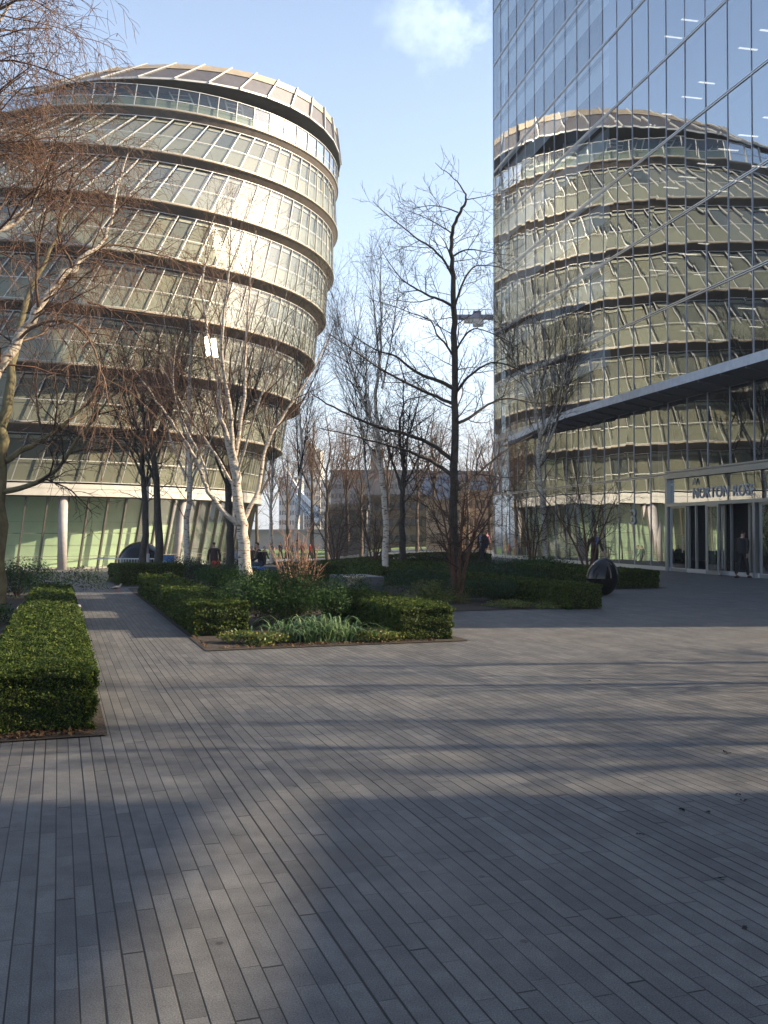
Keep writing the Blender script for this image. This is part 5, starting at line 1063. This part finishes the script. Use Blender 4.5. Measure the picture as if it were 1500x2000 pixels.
block('river_wall', 'pale grey low river wall beyond the lawn on the left', 380, 640, 1040, 155, 1.5, (.30, .28, .26), cat='wall')
def bridge():
    p = atZ(560, 935, 240); root = empty('bridge', (p.x, 240, 0)); tag(root, 'pale blue and white sloping suspension chain of the far bridge', 'bridge')
    A, B = atZ(556, 915, 240) - Vector((p.x, 240, 0)), atZ(622, 998, 236) - Vector((p.x, 240, 0)); Mb = mat('bridge_blue', (.25, .42, .55), .5); Mw = mat('bridge_white', (.75, .78, .8), .5)
    for dz, nm in ((0, 'upper_chain'), (-2.6, 'lower_chain')):
        m = MB(); P = [A.lerp(B, s) + Vector((0, 0, dz - 3.2 * math.sin(s * math.pi) * .35)) for s in np.linspace(0, 1, 9)]
        for a, b_ in zip(P[:-1], P[1:]): m.bar(a, b_, .9, .9)
        m.build(nm, Mw, root)
    m = MB()
    for s in np.linspace(.05, .95, 12): a = A.lerp(B, s) + Vector((0, 0, -3.2 * math.sin(s * math.pi) * .35)); m.bar(a, a + Vector((1.2, 0, -2.6)), .35, .35); m.bar(a, a + Vector((-1.2, 0, -2.6)), .35, .35)
    m.build('lattice', Mb, root)
    m = MB()
    for s in np.linspace(.1, .95, 8): a = A.lerp(B, s); m.bar(a + Vector((0, 0, -3.2)), Vector((a.x, a.y, 6)), .25, .25)
    m.build('hanger_rods', Mb, root)
bridge()
def crane():
    Z = 150.; p = atZ(955, 618, Z); root = empty('tower_crane', (p.x + 6, Z, 0)); tag(root, 'crane counter-jib with winch and ballast blocks beside the glass block', 'crane'); Mc = mat('crane_navy', (.09, .10, .17), .6); Mg = mat('crane_ballast', (.35, .33, .33), .8)
    z = p.z; x0 = atZ(892, 618, Z).x - p.x - 6; x1 = 12.
    m = MB(); m.bar((x0, 0, z), (x1, 0, z), .5, .5); m.bar((x0, 1.2, z), (x1, 1.2, z), .5, .5)
    for s in np.arange(x0, x1, 1.1): m.bar((s, 0, z), (s + 1.1, 1.2, z), .15, .15)
    m.build('jib', Mc, root)
    m = MB(); m.box(x0 + 2.6, x0 + 3.8, -.1, 1.3, z + .2, z + .9); m.build('winch', Mc, root)
    m = MB(); m.box(x0 + 2.6, x0 + 4.2, 0, 1.2, z - 1.4, z - .3); m.box(x0 + 1.2, x0 + 2.5, .1, 1.1, z - .9, z - .3); m.build('ballast', Mg, root)
    m = MB()
    for s in np.arange(x0, x0 + 6, .9): m.bar((s, 0, z + .2), (s, 0, z + 1.1), .07, .07)
    m.bar((x0, 0, z + 1.1), (x0 + 5.4, 0, z + 1.1), .07, .07); m.build('handrail', Mc, root)
    m = MB(); m.bar((x1, .6, -1), (x1, .6, z + 6), 1.6, 1.6, up=(0, 1, 0)); m.build('mast', Mc, root)
crane()
# a few dark flecks and fallen leaves on the setts
def flecks():
    rng = np.random.default_rng(3); P = []
    for (x, y) in ((1250, 1630), (1412, 1720), (1415, 1470), (1440, 1553), (1456, 1565), (1383, 1587), (1454, 1814), (1332, 1582), (1425, 1472), (1150, 1330)):
        g = gpt(x, y)
        for _ in range(4): P.append((g.x + rng.normal() * .008, g.y + rng.normal() * .008, .006))
    P = np.array(P); V, F = leaves(P, np.tile((0, 0, 1), (len(P), 1)), np.full(len(P), .014), rng, .3, .6)
    tag(mesh_np('leaf_scraps', V, F, cloth((.015, .012, .01))), 'small dark scraps of leaf scattered on the granite setts at the right', 'leaves', kind='stuff')
flecks()

# ------------------------------------------------------------------ the air
def haze():
    m = bpy.data.materials.new('haze_air'); m.use_nodes = True; N, L = m.node_tree.nodes, m.node_tree.links; N.clear(); o = N.new('ShaderNodeOutputMaterial')
    v = N.new('ShaderNodeVolumePrincipled'); v.inputs['Color'].default_value = (.80, .86, .94, 1); v.inputs['Density'].default_value = .0006; v.inputs['Anisotropy'].default_value = .2; L.new(v.outputs[0], o.inputs['Volume'])
    b = MB(); b.box(-3100, 3100, -700, 5100, -2.5, 64); tag(b.build('haze', m), kind='stuff')
haze()
